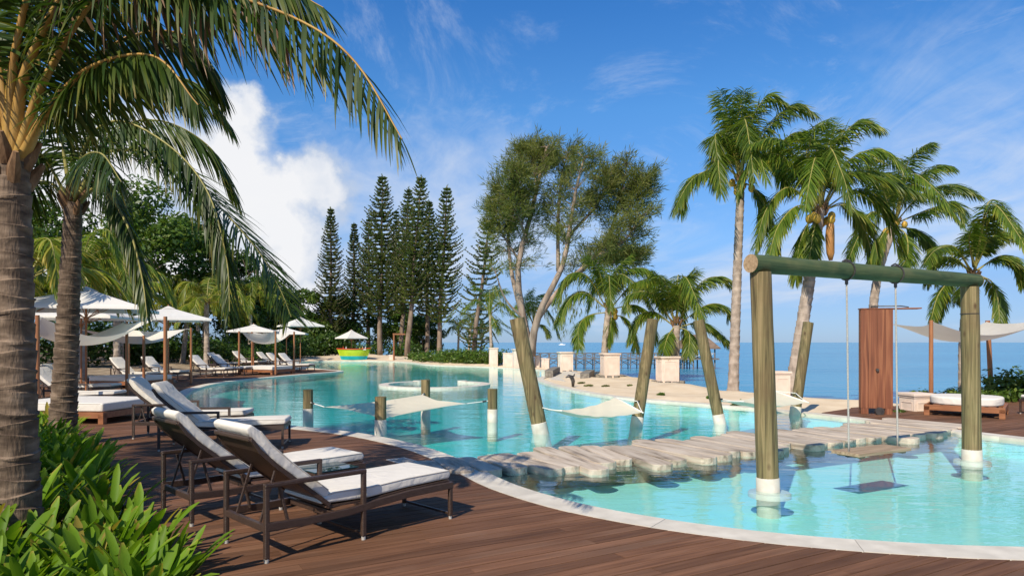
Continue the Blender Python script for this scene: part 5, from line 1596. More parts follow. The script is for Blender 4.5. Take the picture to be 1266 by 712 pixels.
# --- second palm
D2 = 11.6
def palmB():
    base = at(76, 548, D2); base.z = gz1(base.x, base.y)
    fr = [
        (px_frond([(92, 250), (108, 175), (150, 150), (215, 185), (258, 240), (280, 320), (284, 385)], D2, 10.4), dict(droop=1.5, leaf_len=1.05, n=125, lift=.1)),
        (px_frond([(94, 250), (130, 190), (200, 195), (255, 240), (315, 305), (345, 355), (360, 392)], D2, 11.0), dict(droop=.08, leaf_len=1.15, n=130, spread=(16, 46), lift=.05, curl=.06)),
        (px_frond([(92, 246), (120, 140), (180, 95), (245, 105), (288, 160)], D2, 12.8), dict(droop=1.0)),
        (px_frond([(94, 248), (140, 165), (200, 150), (262, 185), (296, 250)], D2, 12.6), dict(droop=1.2)),
        (px_frond([(96, 252), (125, 232), (158, 280), (175, 340), (182, 392)], D2, 10.8), dict(droop=1.7, leaf_len=.7)),
        (px_frond([(90, 246), (92, 150), (120, 70), (170, 60)], D2, 12.4), {}),
        (px_frond([(88, 246), (70, 150), (40, 100), (-5, 110)], D2, 11.2), {}),
        (px_frond([(86, 250), (50, 190), (10, 180), (-30, 230)], D2, 10.6), {}),
        (px_frond([(86, 254), (60, 225), (25, 240), (5, 300)], D2, 12.4), {}),
        (px_frond([(90, 252), (100, 200), (125, 190), (150, 225)], D2, 9.4), dict(droop=1.5)),
        (px_frond([(94, 252), (110, 215), (135, 225), (160, 285)], D2, 13.4), dict(droop=1.5)),
    ]
    hero_palm('slender ringed palm leaning in front of the nearest sail and parasol', base, at(91, 252, D2), fr, .21, .135, .13, D2, rng, .88, .034, 105, droop=.65, group='foreground coconut palms', tilt=.3, r0=.034)
palmB()

# --- palms on the beach
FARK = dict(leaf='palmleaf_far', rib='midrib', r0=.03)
def beach_palm(label, base_px, d, crown_px, fronds, ra, rb_, leaf_len=.95, n=92, droop=.7, dz=2.0, mid=None, bark='barkpale', nuts=0, leaf_w=.040, group='tall palms along the beach'):
    base = at(base_px[0], base_px[1], d); base.z = gz1(base.x, base.y)
    rr = np.random.default_rng(int(crown_px[0]))
    fr = []
    for k, f in enumerate(fronds):
        off = rr.uniform(-dz, dz)
        fr.append(px_frond(f, d, d + off))
        j = [(x + rr.uniform(-9, 11) * (q / (len(f) - 1)) * 24 / d, y + rr.uniform(-10, 9) * (q / (len(f) - 1)) * 24 / d) for q, (x, y) in enumerate(f)]
        fr.append(px_frond(j, d, d - off + rr.uniform(-.6, .6)))
    # a few fronds towards and away from the viewer fill the crown
    cx, cy = crown_px
    s = 844 / d
    for k in range(3):
        a = rr.uniform(-.6, 1.5); up = rr.uniform(45, 75) * s / 30
        fr.append([at(cx, cy, d), at(cx + 14 * a, cy - up, d + (1 if k % 2 else -1) * 1.0), at(cx + 40 * a, cy - up * .6, d + (1 if k % 2 else -1) * 2.3), at(cx + 60 * a, cy + up * .05, d + (1 if k % 2 else -1) * 3.0)])
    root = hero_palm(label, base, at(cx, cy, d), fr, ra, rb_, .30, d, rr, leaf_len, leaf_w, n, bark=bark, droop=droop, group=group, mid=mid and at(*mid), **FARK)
    if nuts: coconuts(root, at(cx, cy, d) + Vector((0, 0, -.1)), .38, rr, nuts, .13)
    return root
beach_palm('tallest straight palm standing on the sand behind the second hammock', (906, 484), 25.5, (916, 222),
    [[(914, 222), (893, 206), (856, 222), (832, 262)], [(913, 218), (906, 165), (890, 112)], [(915, 216), (914, 160), (922, 116)], [(917, 216), (928, 155), (948, 122), (968, 132)],
     [(919, 216), (945, 160), (980, 132), (1010, 142)], [(920, 218), (955, 185), (985, 165), (1012, 178)], [(919, 220), (945, 190), (965, 198), (978, 235)], [(913, 218), (900, 180), (888, 170), (880, 190)], [(918, 226), (930, 232), (940, 255), (944, 285)], [(912, 222), (898, 196), (886, 200), (884, 232)]],
    .19, .14, nuts=8, mid=(911, 350, 25.5))
pr = beach_palm('leaning palm with broad windswept crown rising behind the swing beam', (976, 492), 23.5, (1014, 258),
    [[(1010, 256), (985, 210), (955, 190), (925, 205), (912, 240)], [(1008, 256), (975, 232), (948, 258), (934, 305)], [(1010, 254), (980, 190), (960, 175), (932, 180)], [(1010, 262), (998, 278), (988, 305), (984, 345)],
     [(1014, 252), (1018, 200), (1034, 155)], [(1016, 252), (1030, 185), (1060, 152), (1092, 158)], [(1018, 254), (1048, 205), (1090, 190), (1122, 208)], [(1020, 258), (1058, 236), (1092, 255), (1112, 315)], [(1019, 256), (1050, 215), (1095, 215), (1140, 245)],
     [(1018, 260), (1045, 252), (1068, 282), (1082, 330)], [(1012, 252), (1000, 200), (1005, 165), (1022, 150)], [(1010, 260), (985, 255), (962, 280), (950, 320)], [(1012, 262), (1005, 290), (1000, 330)]],
    .23, .17, nuts=12, mid=(1000, 350, 23.5), leaf_len=.9)
sp = MB(); c0 = at(1027, 268, 23.3) - Vector(pr.location); c1 = at(1027, 322, 23.3) - Vector(pr.location); c2 = at(1026, 292, 23.2) - Vector(pr.location)
sp.tube([c0, c0.lerp(c2, .5), c2, c1.lerp(c2, .3), c1], [.06, .13, .15, .13, .06], 10); sp.build('dry_spathe', M['spathe'], pr, smooth=True)
beach_palm('palm behind the wooden shower panel, yellowish fronds blown sideways', (1072, 470), 30, (1106, 276),
    [[(1108, 274), (1140, 240), (1175, 228), (1206, 236)], [(1108, 276), (1150, 258), (1180, 252), (1200, 268)], [(1107, 272), (1118, 210), (1140, 182), (1156, 176)], [(1108, 272), (1130, 225), (1155, 205), (1175, 205)],
     [(1106, 280), (1120, 290), (1122, 315), (1112, 335)], [(1102, 278), (1078, 262), (1058, 290), (1046, 325)], [(1104, 280), (1092, 285), (1082, 310), (1080, 335)], [(1104, 272), (1090, 225), (1075, 200)], [(1107, 280), (1135, 285), (1150, 300), (1158, 325)]],
    .21, .16, mid=(1082, 360, 30), nuts=4)
beach_palm('palm standing behind the right upright of the swing frame', (1192, 488), 23.5, (1204, 338),
    [[(1200, 336), (1178, 318), (1156, 325), (1146, 352)], [(1200, 334), (1182, 306), (1160, 305), (1146, 318)], [(1204, 330), (1198, 296), (1206, 276)], [(1206, 330), (1226, 296), (1250, 290), (1264, 298)], [(1208, 334), (1235, 318), (1258, 325), (1272, 350)],
     [(1200, 342), (1178, 345), (1160, 365), (1150, 400)], [(1208, 340), (1224, 350), (1236, 372), (1240, 400)], [(1206, 330), (1218, 300), (1222, 280), (1236, 272)], [(1202, 340), (1192, 350), (1182, 375)]],
    .17, .13, mid=(1192, 410, 23.5), leaf_len=.62)
beach_palm('broad palm growing beside a cream pillar left of the hut', (747, 468), 36, (752, 382),
    [[(748, 380), (722, 360), (700, 372), (686, 402)], [(748, 378), (725, 340), (702, 345), (684, 372)], [(752, 376), (762, 335), (780, 315)], [(750, 376), (738, 335), (728, 318)], [(756, 380), (785, 350), (808, 358), (822, 385)],
     [(756, 382), (788, 378), (804, 395), (808, 420)], [(750, 386), (728, 390), (716, 405), (712, 430)], [(755, 388), (772, 394), (783, 410), (786, 430)], [(754, 376), (775, 335), (800, 335), (815, 350)], [(753, 384), (757, 395), (752, 425)]],
    .20, .16, leaf_len=1.0, nuts=6, mid=(748, 430, 36), group='short palms behind the pillars')
beach_palm('short-trunked palm growing beside a cream pillar near the hut', (834, 468), 32.5, (836, 402),
    [[(834, 398), (824, 355), (808, 334)], [(836, 398), (842, 355), (858, 332)], [(832, 400), (806, 365), (782, 362), (770, 385)], [(832, 402), (808, 385), (790, 395), (780, 420)], [(840, 400), (872, 378), (895, 378), (908, 395)], [(838, 398), (864, 352), (888, 342), (905, 355)],
     [(840, 404), (866, 398), (886, 408), (898, 425)], [(834, 404), (826, 415), (820, 435)], [(838, 404), (850, 412), (856, 435)], [(834, 398), (815, 350), (800, 345), (785, 350)]],
    .22, .18, leaf_len=.9, group='short palms behind the pillars')
beach_palm('small palm partly hidden by the forked tree trunk', (652, 452), 52, (660, 400),
    [[(660, 398), (670, 380), (682, 392), (690, 418)], [(658, 398), (645, 375), (632, 385)], [(660, 396), (664, 370), (676, 362)], [(660, 402), (672, 402), (680, 415)], [(658, 398), (650, 372), (655, 358)]], .13, .10, leaf_len=.75, n=40, group='small palms towards the sea')
beach_palm('thin palm with yellow fronds by the slim pillar', (608, 452), 52, (606, 388),
    [[(606, 386), (590, 372), (574, 385)], [(606, 386), (620, 374), (640, 392)], [(606, 385), (612, 362), (626, 356)], [(605, 385), (596, 360), (586, 355)], [(606, 388), (612, 395), (618, 410)]], .13, .10, leaf_len=.75, n=40, group='small palms towards the sea')
for i, (bx, cx, cy, d) in enumerate(((566, 567, 412, 78), (578, 582, 402, 74), (590, 597, 415, 90))):
    beach_palm(['far little palm standing alone before the sea', 'far palm with bent trunk left of the open pine', 'farthest little palm by the ground cover'][i], (bx, 442), d, (cx, cy),
        [[(cx, cy), (cx - 9, cy - 8), (cx - 18, cy + 4)], [(cx, cy), (cx + 9, cy - 8), (cx + 18, cy + 6)], [(cx, cy), (cx + 3, cy - 14), (cx + 10, cy - 18)], [(cx, cy), (cx - 4, cy - 14), (cx - 10, cy - 16)], [(cx, cy), (cx + 8, cy + 2), (cx + 12, cy + 14)]], .15, .11, leaf_len=.8, n=30, group='small palms towards the sea')

# --- palms of the garden on the left, generic crowns
def garden_palm(x, y, h, label, seed, L=3.6, n=14, lean=(0, 0), leaf_len=.85, ra=.19, gn=54, vb=.12):
    rr = np.random.default_rng(seed)
    z0 = gz1(x, y)
    base = Vector((x, y, z0)); crown = Vector((x + lean[0], y + lean[1], z0 + h))
    fr = []
    for k in range(n):
        a = 2 * math.pi * k / n * 1.0 + rr.uniform(-.25, .25)
        e = rr.uniform(-.1, 1.2)
        l = L * rr.uniform(.8, 1.1)
        d = Vector((math.cos(a), math.sin(a), 0))
        c, s_ = math.cos(e), math.sin(e)
        p1 = crown + d * (l * .33 * c) + Vector((0, 0, l * .36 * s_ + .1))
        p2 = crown + d * (l * .70 * (c * .8 + .25)) + Vector((0, 0, l * (.52 * s_ - .08)))
        p3 = crown + d * (l * .93 * (c * .7 + .3)) + Vector((0, 0, l * (.42 * s_ - .42)))
        fr.append([crown, p1, p2, p3])
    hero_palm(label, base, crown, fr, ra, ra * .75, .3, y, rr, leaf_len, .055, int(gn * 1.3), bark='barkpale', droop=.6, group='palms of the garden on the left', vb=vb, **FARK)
garden_palm(-14.4, 20.2, 3.7, 'palm half hidden behind the thick foreground trunk', 1, L=3.3, vb=.3)
garden_palm(-22.0, 38.0, 4.6, 'palm with slim upright trunk behind the second daybed', 2, L=3.8)
garden_palm(-25.6, 53.0, 4.4, 'leaning palm of the twin trunks beyond the white loungers', 3, lean=(.5, 0), L=3.6, vb=.3)
garden_palm(-24.3, 53.6, 4.2, 'straighter palm of the twin trunks beyond the white loungers', 4, lean=(.3, 0), L=3.5, vb=.3)
garden_palm(-20.8, 46.5, 4.4, 'dark palm beside the small double parasols', 5, L=4.0, vb=.25)
garden_palm(-27.5, 48.0, 6.2, 'taller palm behind the parasols on the left', 6, L=4.2)
garden_palm(-32.0, 56.0, 7.2, 'tall palm at the back of the left garden', 7, L=4.4)
garden_palm(-30.5, 43.0, 5.4, 'palm behind the largest parasol', 8, L=4.2)
garden_palm(-23.0, 60.0, 5.4, 'palm before the broadleaf trees near the single parasol', 9, L=3.8, vb=.2)
garden_palm(-19.6, 31.0, 5.2, 'palm behind the pair of loungers at the second daybed', 10, L=3.8)
garden_palm(-22.5, 27.0, 4.6, 'palm between the foreground trunks and the hedge', 12, L=3.8, vb=.3)
garden_palm(-28.5, 62.0, 6.5, 'palm far back above the double parasols', 13, L=4.2)

garden_palm(-8.2, 5.2, 4.4, 'unseen palm added left of the view to shade the pool-curve loungers', 14, L=3.4, leaf_len=.8)  # out of view, added for the shade it casts on the loungers

# --- leaf clouds for broadleaf trees, hedges, ground cover
def leaf_cloud(centers, radii, n, size, rng, flat=.75, shell=.45):
    centers = np.asarray(centers, float); radii = np.asarray(radii, float)
    w = radii ** 2; w /= w.sum()
    idx = rng.choice(len(centers), n, p=w)
    d = rng.normal(size=(n, 3)); d /= np.linalg.norm(d, axis=1)[:, None]
    r = radii[idx] * (shell + (1 - shell) * rng.random(n) ** .6) * (1 + rng.normal(0, .08, n))
    P = centers[idx] + d * r[:, None] * np.array([1, 1, flat])
    nrm = d * .6 + rng.normal(size=(n, 3)) * .6 + np.array([0, 0, .5]); nrm /= np.linalg.norm(nrm, axis=1)[:, None]
    t = np.cross(nrm, rng.normal(size=(n, 3))); t /= np.linalg.norm(t, axis=1)[:, None]
    b = np.cross(nrm, t)
    s = size * rng.uniform(.6, 1.35, n)[:, None]
    V = np.stack([P - t * s, P - b * s * .45, P + t * s, P + b * s * .45], 1).reshape(-1, 3)
    Q = np.arange(4 * n).reshape(-1, 4)
    v = np.repeat(np.clip(rng.normal(.45, .22, n) + .0 * d[:, 2], 0, 1), 4)
    return V, Q, v

def limb_tree(root, base, h, spread, rng, mat_, r, levels=3, fork=.35, lean=(0, 0)):
    """trunk and limbs; returns limb tips"""
    tips = []; mb = MB(); o = Vector(root.location)
    def grow(p, d, L, rad, lev):
        n = 5; pts = [p]; q = p.copy(); dd = d.copy()
        for k in range(n):
            dd = (dd + Vector(rng.normal(0, .10, 3)) + Vector((0, 0, .04))).normalized()
            q = q + dd * (L / n); pts.append(q.copy())
        mb.tube([x - o for x in pts], [rad * (1 - .45 * k / n) for k in range(n + 1)], 8 if lev < 2 else 5)
        if lev >= levels: tips.append((q, L)); return
        m = 3 if lev == 0 else int(rng.integers(2, 4))
        for k in range(m):
            a = 2 * math.pi * (k + rng.random() * .6) / m
            side = Vector((math.cos(a), math.sin(a), 0)) * spread
            nd = (dd * .8 + side * rng.uniform(.5, 1.0) + Vector((0, 0, .15))).normalized()
            grow(pts[-1 if k < 2 else -2], nd, L * rng.uniform(.6, .8), rad * .55, lev + 1)
    grow(Vector(base), Vector((lean[0], lean[1], 1)).normalized(), h * fork, r, 0)
    mb.build('trunk', mat_, root, smooth=True)
    return tips

def broad_tree(x, y, h, w, label, seed, nleaf=9000, size=.20, matk='broad', group='broadleaf trees of the left garden'):
    rr = np.random.default_rng(seed)
    z0 = gz1(x, y)
    root = empty('broadleaf_tree', (x, y, z0), label=label, cat='tree', group=group)
    tips = limb_tree(root, (x, y, z0 - .1), h, .8, rr, M['pinebark'], .22)
    cs, rs = [], []
    for k in range(26):
        a = rr.uniform(0, 2 * math.pi); q = math.sqrt(rr.random()); zz = rr.uniform(.28, .95)
        f = math.sin(math.pi * min(1, (zz - .1) / .95)) ** .6
        cs.append((math.cos(a) * q * w * .5 * f, math.sin(a) * q * w * .5 * f, h * zz)); rs.append(w * rr.uniform(.10, .19))
    V, Q, v = leaf_cloud(cs, rs, nleaf, size, rr)
    link('crown', np_mesh('crown', V, Q, M[matk], v=v), root)
broad_tree(-32, 58, 14.5, 13, 'tall broadleaf tree above the palms at the left', 31, 13000, .24)
broad_tree(-29, 68, 13.0, 12, 'broadleaf tree behind the hanging palm frond', 32, 12000, .24)
broad_tree(-44, 62, 15.0, 14, 'large broadleaf tree at the far left behind the trunks', 33, 12000, .26)
broad_tree(-38, 46, 11.0, 11, 'broadleaf tree behind the largest parasol', 34, 10000, .22)
broad_tree(-25, 78, 7.5, 8, 'low broadleaf tree left of the pines', 35, 8000, .22)
broad_tree(-21.5, 84, 7.0, 8, 'low broadleaf tree at the foot of the first pine', 36, 8000, .22)
broad_tree(-30, 82, 9.5, 10, 'rounded broadleaf tree beyond the single parasol', 37, 8000, .24)
broad_tree(-16, 92, 6.5, 8, 'scrubby tree behind the pine trunks', 38, 7000, .22)
broad_tree(-11.5, 88, 6.0, 6, 'scrubby tree between the pine trunks and the sea', 39, 5000, .22)

def hedge(pts, h, w, label, seed, n=9000, size=.16, matk='hedge', group='hedges at the back of the garden'):
    rr = np.random.default_rng(seed)
    C_ = resample(catmull(pts, 40), .8)
    x, y = C_[len(C_) // 2]; z0 = gz1(x, y)
    root = empty('hedge', (x, y, z0), label=label, cat='hedge', group=group)
    cs, rs = [], []
    for p in C_:
        for k in range(3):
            cs.append((p[0] - x + rr.uniform(-w, w) * .4, p[1] - y + rr.uniform(-w, w) * .4, rr.uniform(.25, .8) * h * rr.uniform(.7, 1.1))); rs.append(w * rr.uniform(.35, .6))
    V, Q, v = leaf_cloud(cs, rs, n, size, rr, flat=.85, shell=.3)
    V[:, 2] = np.maximum(V[:, 2], -.05)
    link('foliage', np_mesh('foliage', V, Q, M[matk], v=v), root)
hedge([(-40, 30), (-33, 36), (-29.5, 44), (-29, 52)], 3.6, 2.6, 'tall dark hedge behind the largest parasols', 51, 14000, .17)
hedge([(-29.5, 52), (-28, 60), (-26, 66)], 2.8, 2.4, 'dark hedge behind the twin palm trunks', 52, 10000, .17)
hedge([(-22.5, 50), (-21.5, 56), (-22, 63), (-20.5, 67)], 1.7, 1.8, 'clipped green hedge behind the third daybed', 53, 10000, .13)
hedge([(-24.5, 69), (-20, 71), (-17.5, 72)], 2.4, 2.2, 'bushy hedge left of the boat bar', 54, 9000, .16)
hedge([(-34, 24), (-30, 27), (-27, 31)], 3.2, 2.4, 'dark hedge behind the palm trunks at the left edge', 55, 9000, .17)
hedge([(-18.5, 47.5), (-19.5, 50), (-20, 53)], 1.1, 1.2, 'low flowering hedge beside the deck tip loungers', 56, 6000, .10)
hedge([(-36, 70), (-28, 74), (-22, 76), (-16, 78), (-11, 77)], 1.3, 2.0, 'dark undergrowth beneath the pines', 57, 9000, .16)

def ground_cover(pts, h, w, label, seed, n, size=.12, cat='shrub', group='low green shrubs'):
    hedge(pts, h, w, label, seed, n, size, 'broad', group)
ground_cover([(-6.6, 57.5), (-4.6, 54.8), (-2.2, 52.4), (-.9, 51.4)], .75, 1.5, 'low green ground cover on the sand before the slim pillar', 61, 9000, .10)
ground_cover([(-9.5, 64), (-8.0, 61.5), (-7.2, 59)], .5, 1.2, 'patchy low shrubs on the sand at the foot of the pines', 62, 3000, .12)
ground_cover([(15.2, 20.8), (16.6, 20.4), (18.5, 20.6)], 1.3, 1.2, 'dense green bush behind the lounger on the right deck', 63, 5000, .09)
ground_cover([(12.2, 20.2), (13.4, 20.0), (14.4, 20.2)], .42, .6, 'low creeping shrub behind the oval daybed', 64, 2500, .06)
for i, (x, y, s) in enumerate(((6.35, 18.9, .16), (6.05, 20.6, .10), (9.75, 17.15, .14), (5.0, 22.8, .08), (3.1, 27.6, .12), (3.6, 26.2, .10), (2.95, 28.9, .10), (4.6, 26.6, .07))):
    rr = np.random.default_rng(70 + i); z0 = gz1(x, y)
    root = empty('beach_plant', (x, y, z0), label=['small green plant on the sand left of the shower panel', 'tiny plant on the sand behind the second hammock', 'low plant at the foot of the low cream pillar', 'tiny tuft on open sand', 'tuft of dry grass by the spout', 'patch of dry grass on the spit', 'patch of dry grass next to the stone bench', 'lone tuft of dry grass on the spit'][i], cat='plant', group='small plants on the sand')
    V, Q, v = leaf_cloud([(0, 0, s * .5), (s * .9, .1, s * .4), (-s, 0, s * .35)], [s, s * .8, s * .8], 260, .05 if i < 4 else .035, rr, shell=.2, flat=.75 if i < 4 else .3)
    link('foliage', np_mesh('foliage', V, Q, M['broad'] if i < 4 else M['casleaf'], v=v), root)

# --- cycads on the right
def cycad(x, y, label, seed, L=1.3, n=18):
    rr = np.random.default_rng(seed); z0 = gz1(x, y)
    root = empty('cycad', (x, y, z0), label=label, cat='cycad', group='cycads behind the right deck')
    c = Vector((x, y, z0 + .35))
    mb = MB(); mb.tube([(0, 0, -.1), (0, 0, .4)], [.18, .14], 10); mb.build('trunk', M['fibre'], root, smooth=True)
    for k in range(n):
        a = 2 * math.pi * k / n * 2.4; e = rr.uniform(.35, 1.25); l = L * rr.uniform(.8, 1.1); d = Vector((math.cos(a), math.sin(a), 0))
        add_frond(root, [c, c + d * l * .4 * math.cos(e) + Vector((0, 0, l * .45 * math.sin(e))), c + d * l * .8 * (math.cos(e) + .15) + Vector((0, 0, l * .62 * math.sin(e))), c + d * l * (math.cos(e) + .25) + Vector((0, 0, l * .5 * math.sin(e) - .1))], rr, leaf='palmleaf_far', rib='midrib', leaf_len=.22, leaf_w=.022, n=30, droop=.25, r0=.012, segs=2)
cycad(16.3, 21.4, 'cycad with stiff fronds behind the lounger on the right deck', 81)
cycad(15.2, 22.6, 'cycad with stiff fronds beside the dark leaning post', 82, L=1.0)
cycad(18.2, 21.8, 'cycad at the outer edge of the right deck', 83)

# --- columnar pines at the far shore
def cook_pine(base, h, w, label, seed, lean=(0, 0), sparse=1.0, bare=.12, dens=1.0):
    rr = np.random.default_rng(seed)
    x, y = base; z0 = gz1(x, y)
    root = empty('cook_pine', (x, y, z0), label=label, cat='pine tree', group='columnar pines beyond the pool')
    top = np.array([lean[0], lean[1], h])
    nseg = 12
    mb = MB(); pts = [Vector(top * (k / nseg)) + Vector((.12 * math.sin(k * .9 + seed), 0, 0)) * (1 - k / nseg) for k in range(nseg + 1)]
    pts[0] = Vector((0, 0, -.15))
    mb.tube(pts, [.30 * (1 - .93 * k / nseg) + .015 for k in range(nseg + 1)], 9)
    V, Q, vv = [], [], []
    nv = 0
    z = h * bare
    mbb = mb
    P, D, Ln, Wd, Val = [], [], [], [], []
    while z < h - .15:
        f = (z - h * bare) / (h * (1 - bare))
        rad = w / 2 * (min(1, (1 - f) * 1.22 + .04)) ** .82 * (.62 + .38 * min(1, f * 4)) * rr.uniform(.78, 1.12)
        m = int(rr.integers(6, 9))
        c = np.array(pts[min(nseg, int(round(z / h * nseg)))]) * 0 + np.array([np.interp(z / h, np.linspace(0, 1, nseg + 1), [p[i] for p in pts]) for i in range(3)])
        a0 = rr.uniform(0, 6.28)
        for k in range(m):
            if rr.random() > sparse: continue
            a = a0 + 2 * math.pi * k / m + rr.uniform(-.2, .2)
            d = np.array([math.cos(a), math.sin(a), 0])
            L = rad * rr.uniform(.75, 1.12)
            ns = max(4, int(L / .20))
            br = []
            for q in range(ns + 1):
                s = q / ns
                p = c + d * L * s + np.array([0, 0, -.10 * L * math.sin(math.pi * s * .9) + .30 * L * s ** 2.2])
                br.append(p)
            mbb.tube(br[::max(1, ns // 3)] + [br[-1]], [.03] * (len(br[::max(1, ns // 3)])) + [.008], 4, cap=False)
            val = np.clip(rr.normal(.42, .18), 0, 1)
            for q in range(1, ns + 1):
                s = q / ns; p = br[q]; tn = br[q] - br[q - 1]; tn /= np.linalg.norm(tn)
                sd = np.cross(tn, [0, 0, 1]); sd /= np.linalg.norm(sd)
                for sg in (-1, 1, 0):
                    l = .46 * (1 - .35 * s) * rr.uniform(.7, 1.25) * (.6 if sg == 0 else 1) * (.7 + .12 * w / 3)
                    dd = tn * .75 + sd * sg * .9 + np.array([0, 0, .22 + (.55 if sg == 0 else 0)]) + rr.normal(0, .10, 3); dd /= np.linalg.norm(dd)
                    P.append(p); D.append(dd); Ln.append(l); Wd.append(.115 * rr.uniform(.8, 1.2)); Val.append(val + rr.normal(0, .1))
        z += h * .0215 * rr.uniform(.75, 1.25) / dens
    # leader
    for k in range(14):
        a = rr.uniform(0, 6.28); P.append(top - np.array([0, 0, .09 * k])); d = np.array([math.cos(a) * .5, math.sin(a) * .5, .8]); D.append(d / np.linalg.norm(d)); Ln.append(.28 + .03 * k); Wd.append(.07); Val.append(.5)
    P, D, Ln, Wd, Val = map(np.array, (P, D, Ln, Wd, Val))
    n = len(P)
    t = np.cross(D, rr.normal(size=(n, 3))); t /= np.linalg.norm(t, axis=1)[:, None]
    b = np.cross(D, t)
    Vq = []
    for w_ in (t, b):
        h_ = (Wd / 2)[:, None]
        Vq.append(np.stack([P - w_ * h_ * .5, P + D * (Ln * .45)[:, None] - w_ * h_ * 1.2, P + D * Ln[:, None], P + D * (Ln * .45)[:, None] + w_ * h_ * 1.2], 1))
    V = np.concatenate(Vq, 0).reshape(-1, 3)
    Q = np.arange(len(V)).reshape(-1, 4)
    v = np.clip(np.repeat(np.concatenate([Val, Val]), 4), 0, 1)
    link('crown', np_mesh('crown', V, Q, M['pineleaf'], v=v), root)
    mbb.build('trunk', M['pinebark'], root, smooth=True)

def pine_at(px, py_top, d, w, label, seed, base_px=None, **kw):
    x = ((base_px or px) - 633) / FPX * d; z0 = gz1(x, d)
    h = EYE - (py_top - 423) / FPX * d - z0
    lean = ((px - (base_px or px)) / FPX * d, 0)
    cook_pine((x, d), h, w * 1.14, label, seed, lean=lean, **kw)
pine_at(409, 257, 80, 4.3, 'columnar pine standing apart above the single parasol', 1, sparse=.95)
pine_at(438, 277, 86, 3.8, 'shorter columnar pine behind the boat bar', 2, base_px=437, sparse=.9)
pine_at(473, 217, 76, 6.2, 'tall dense columnar pine right of the boat bar', 3, base_px=470, bare=.22)
pine_at(505, 232, 84, 4.8, 'columnar pine tucked behind the slanting trunks', 4, base_px=496, bare=.26)
pine_at(521, 218, 74, 5.2, 'tall columnar pine with slanting pale trunk', 5, base_px=503, bare=.3)
pine_at(531, 250, 80, 4.6, 'columnar pine squeezed between two taller pines', 6, base_px=527, bare=.3)
pine_at(553, 230, 75, 5.0, 'dark straight columnar pine on the seaward side of the group', 7, base_px=541, bare=.24)
pine_at(609, 243, 70, 4.9, 'open leaning pine with sky showing between its branches', 8, base_px=583, bare=.10, sparse=.62, dens=.8)
pine_at(456, 270, 90, 4.2, 'columnar pine seen through the group at the back', 9, sparse=.9, bare=.2)
pine_at(490, 262, 92, 4.4, 'slim columnar pine at the back of the group', 10, sparse=.9, bare=.25)

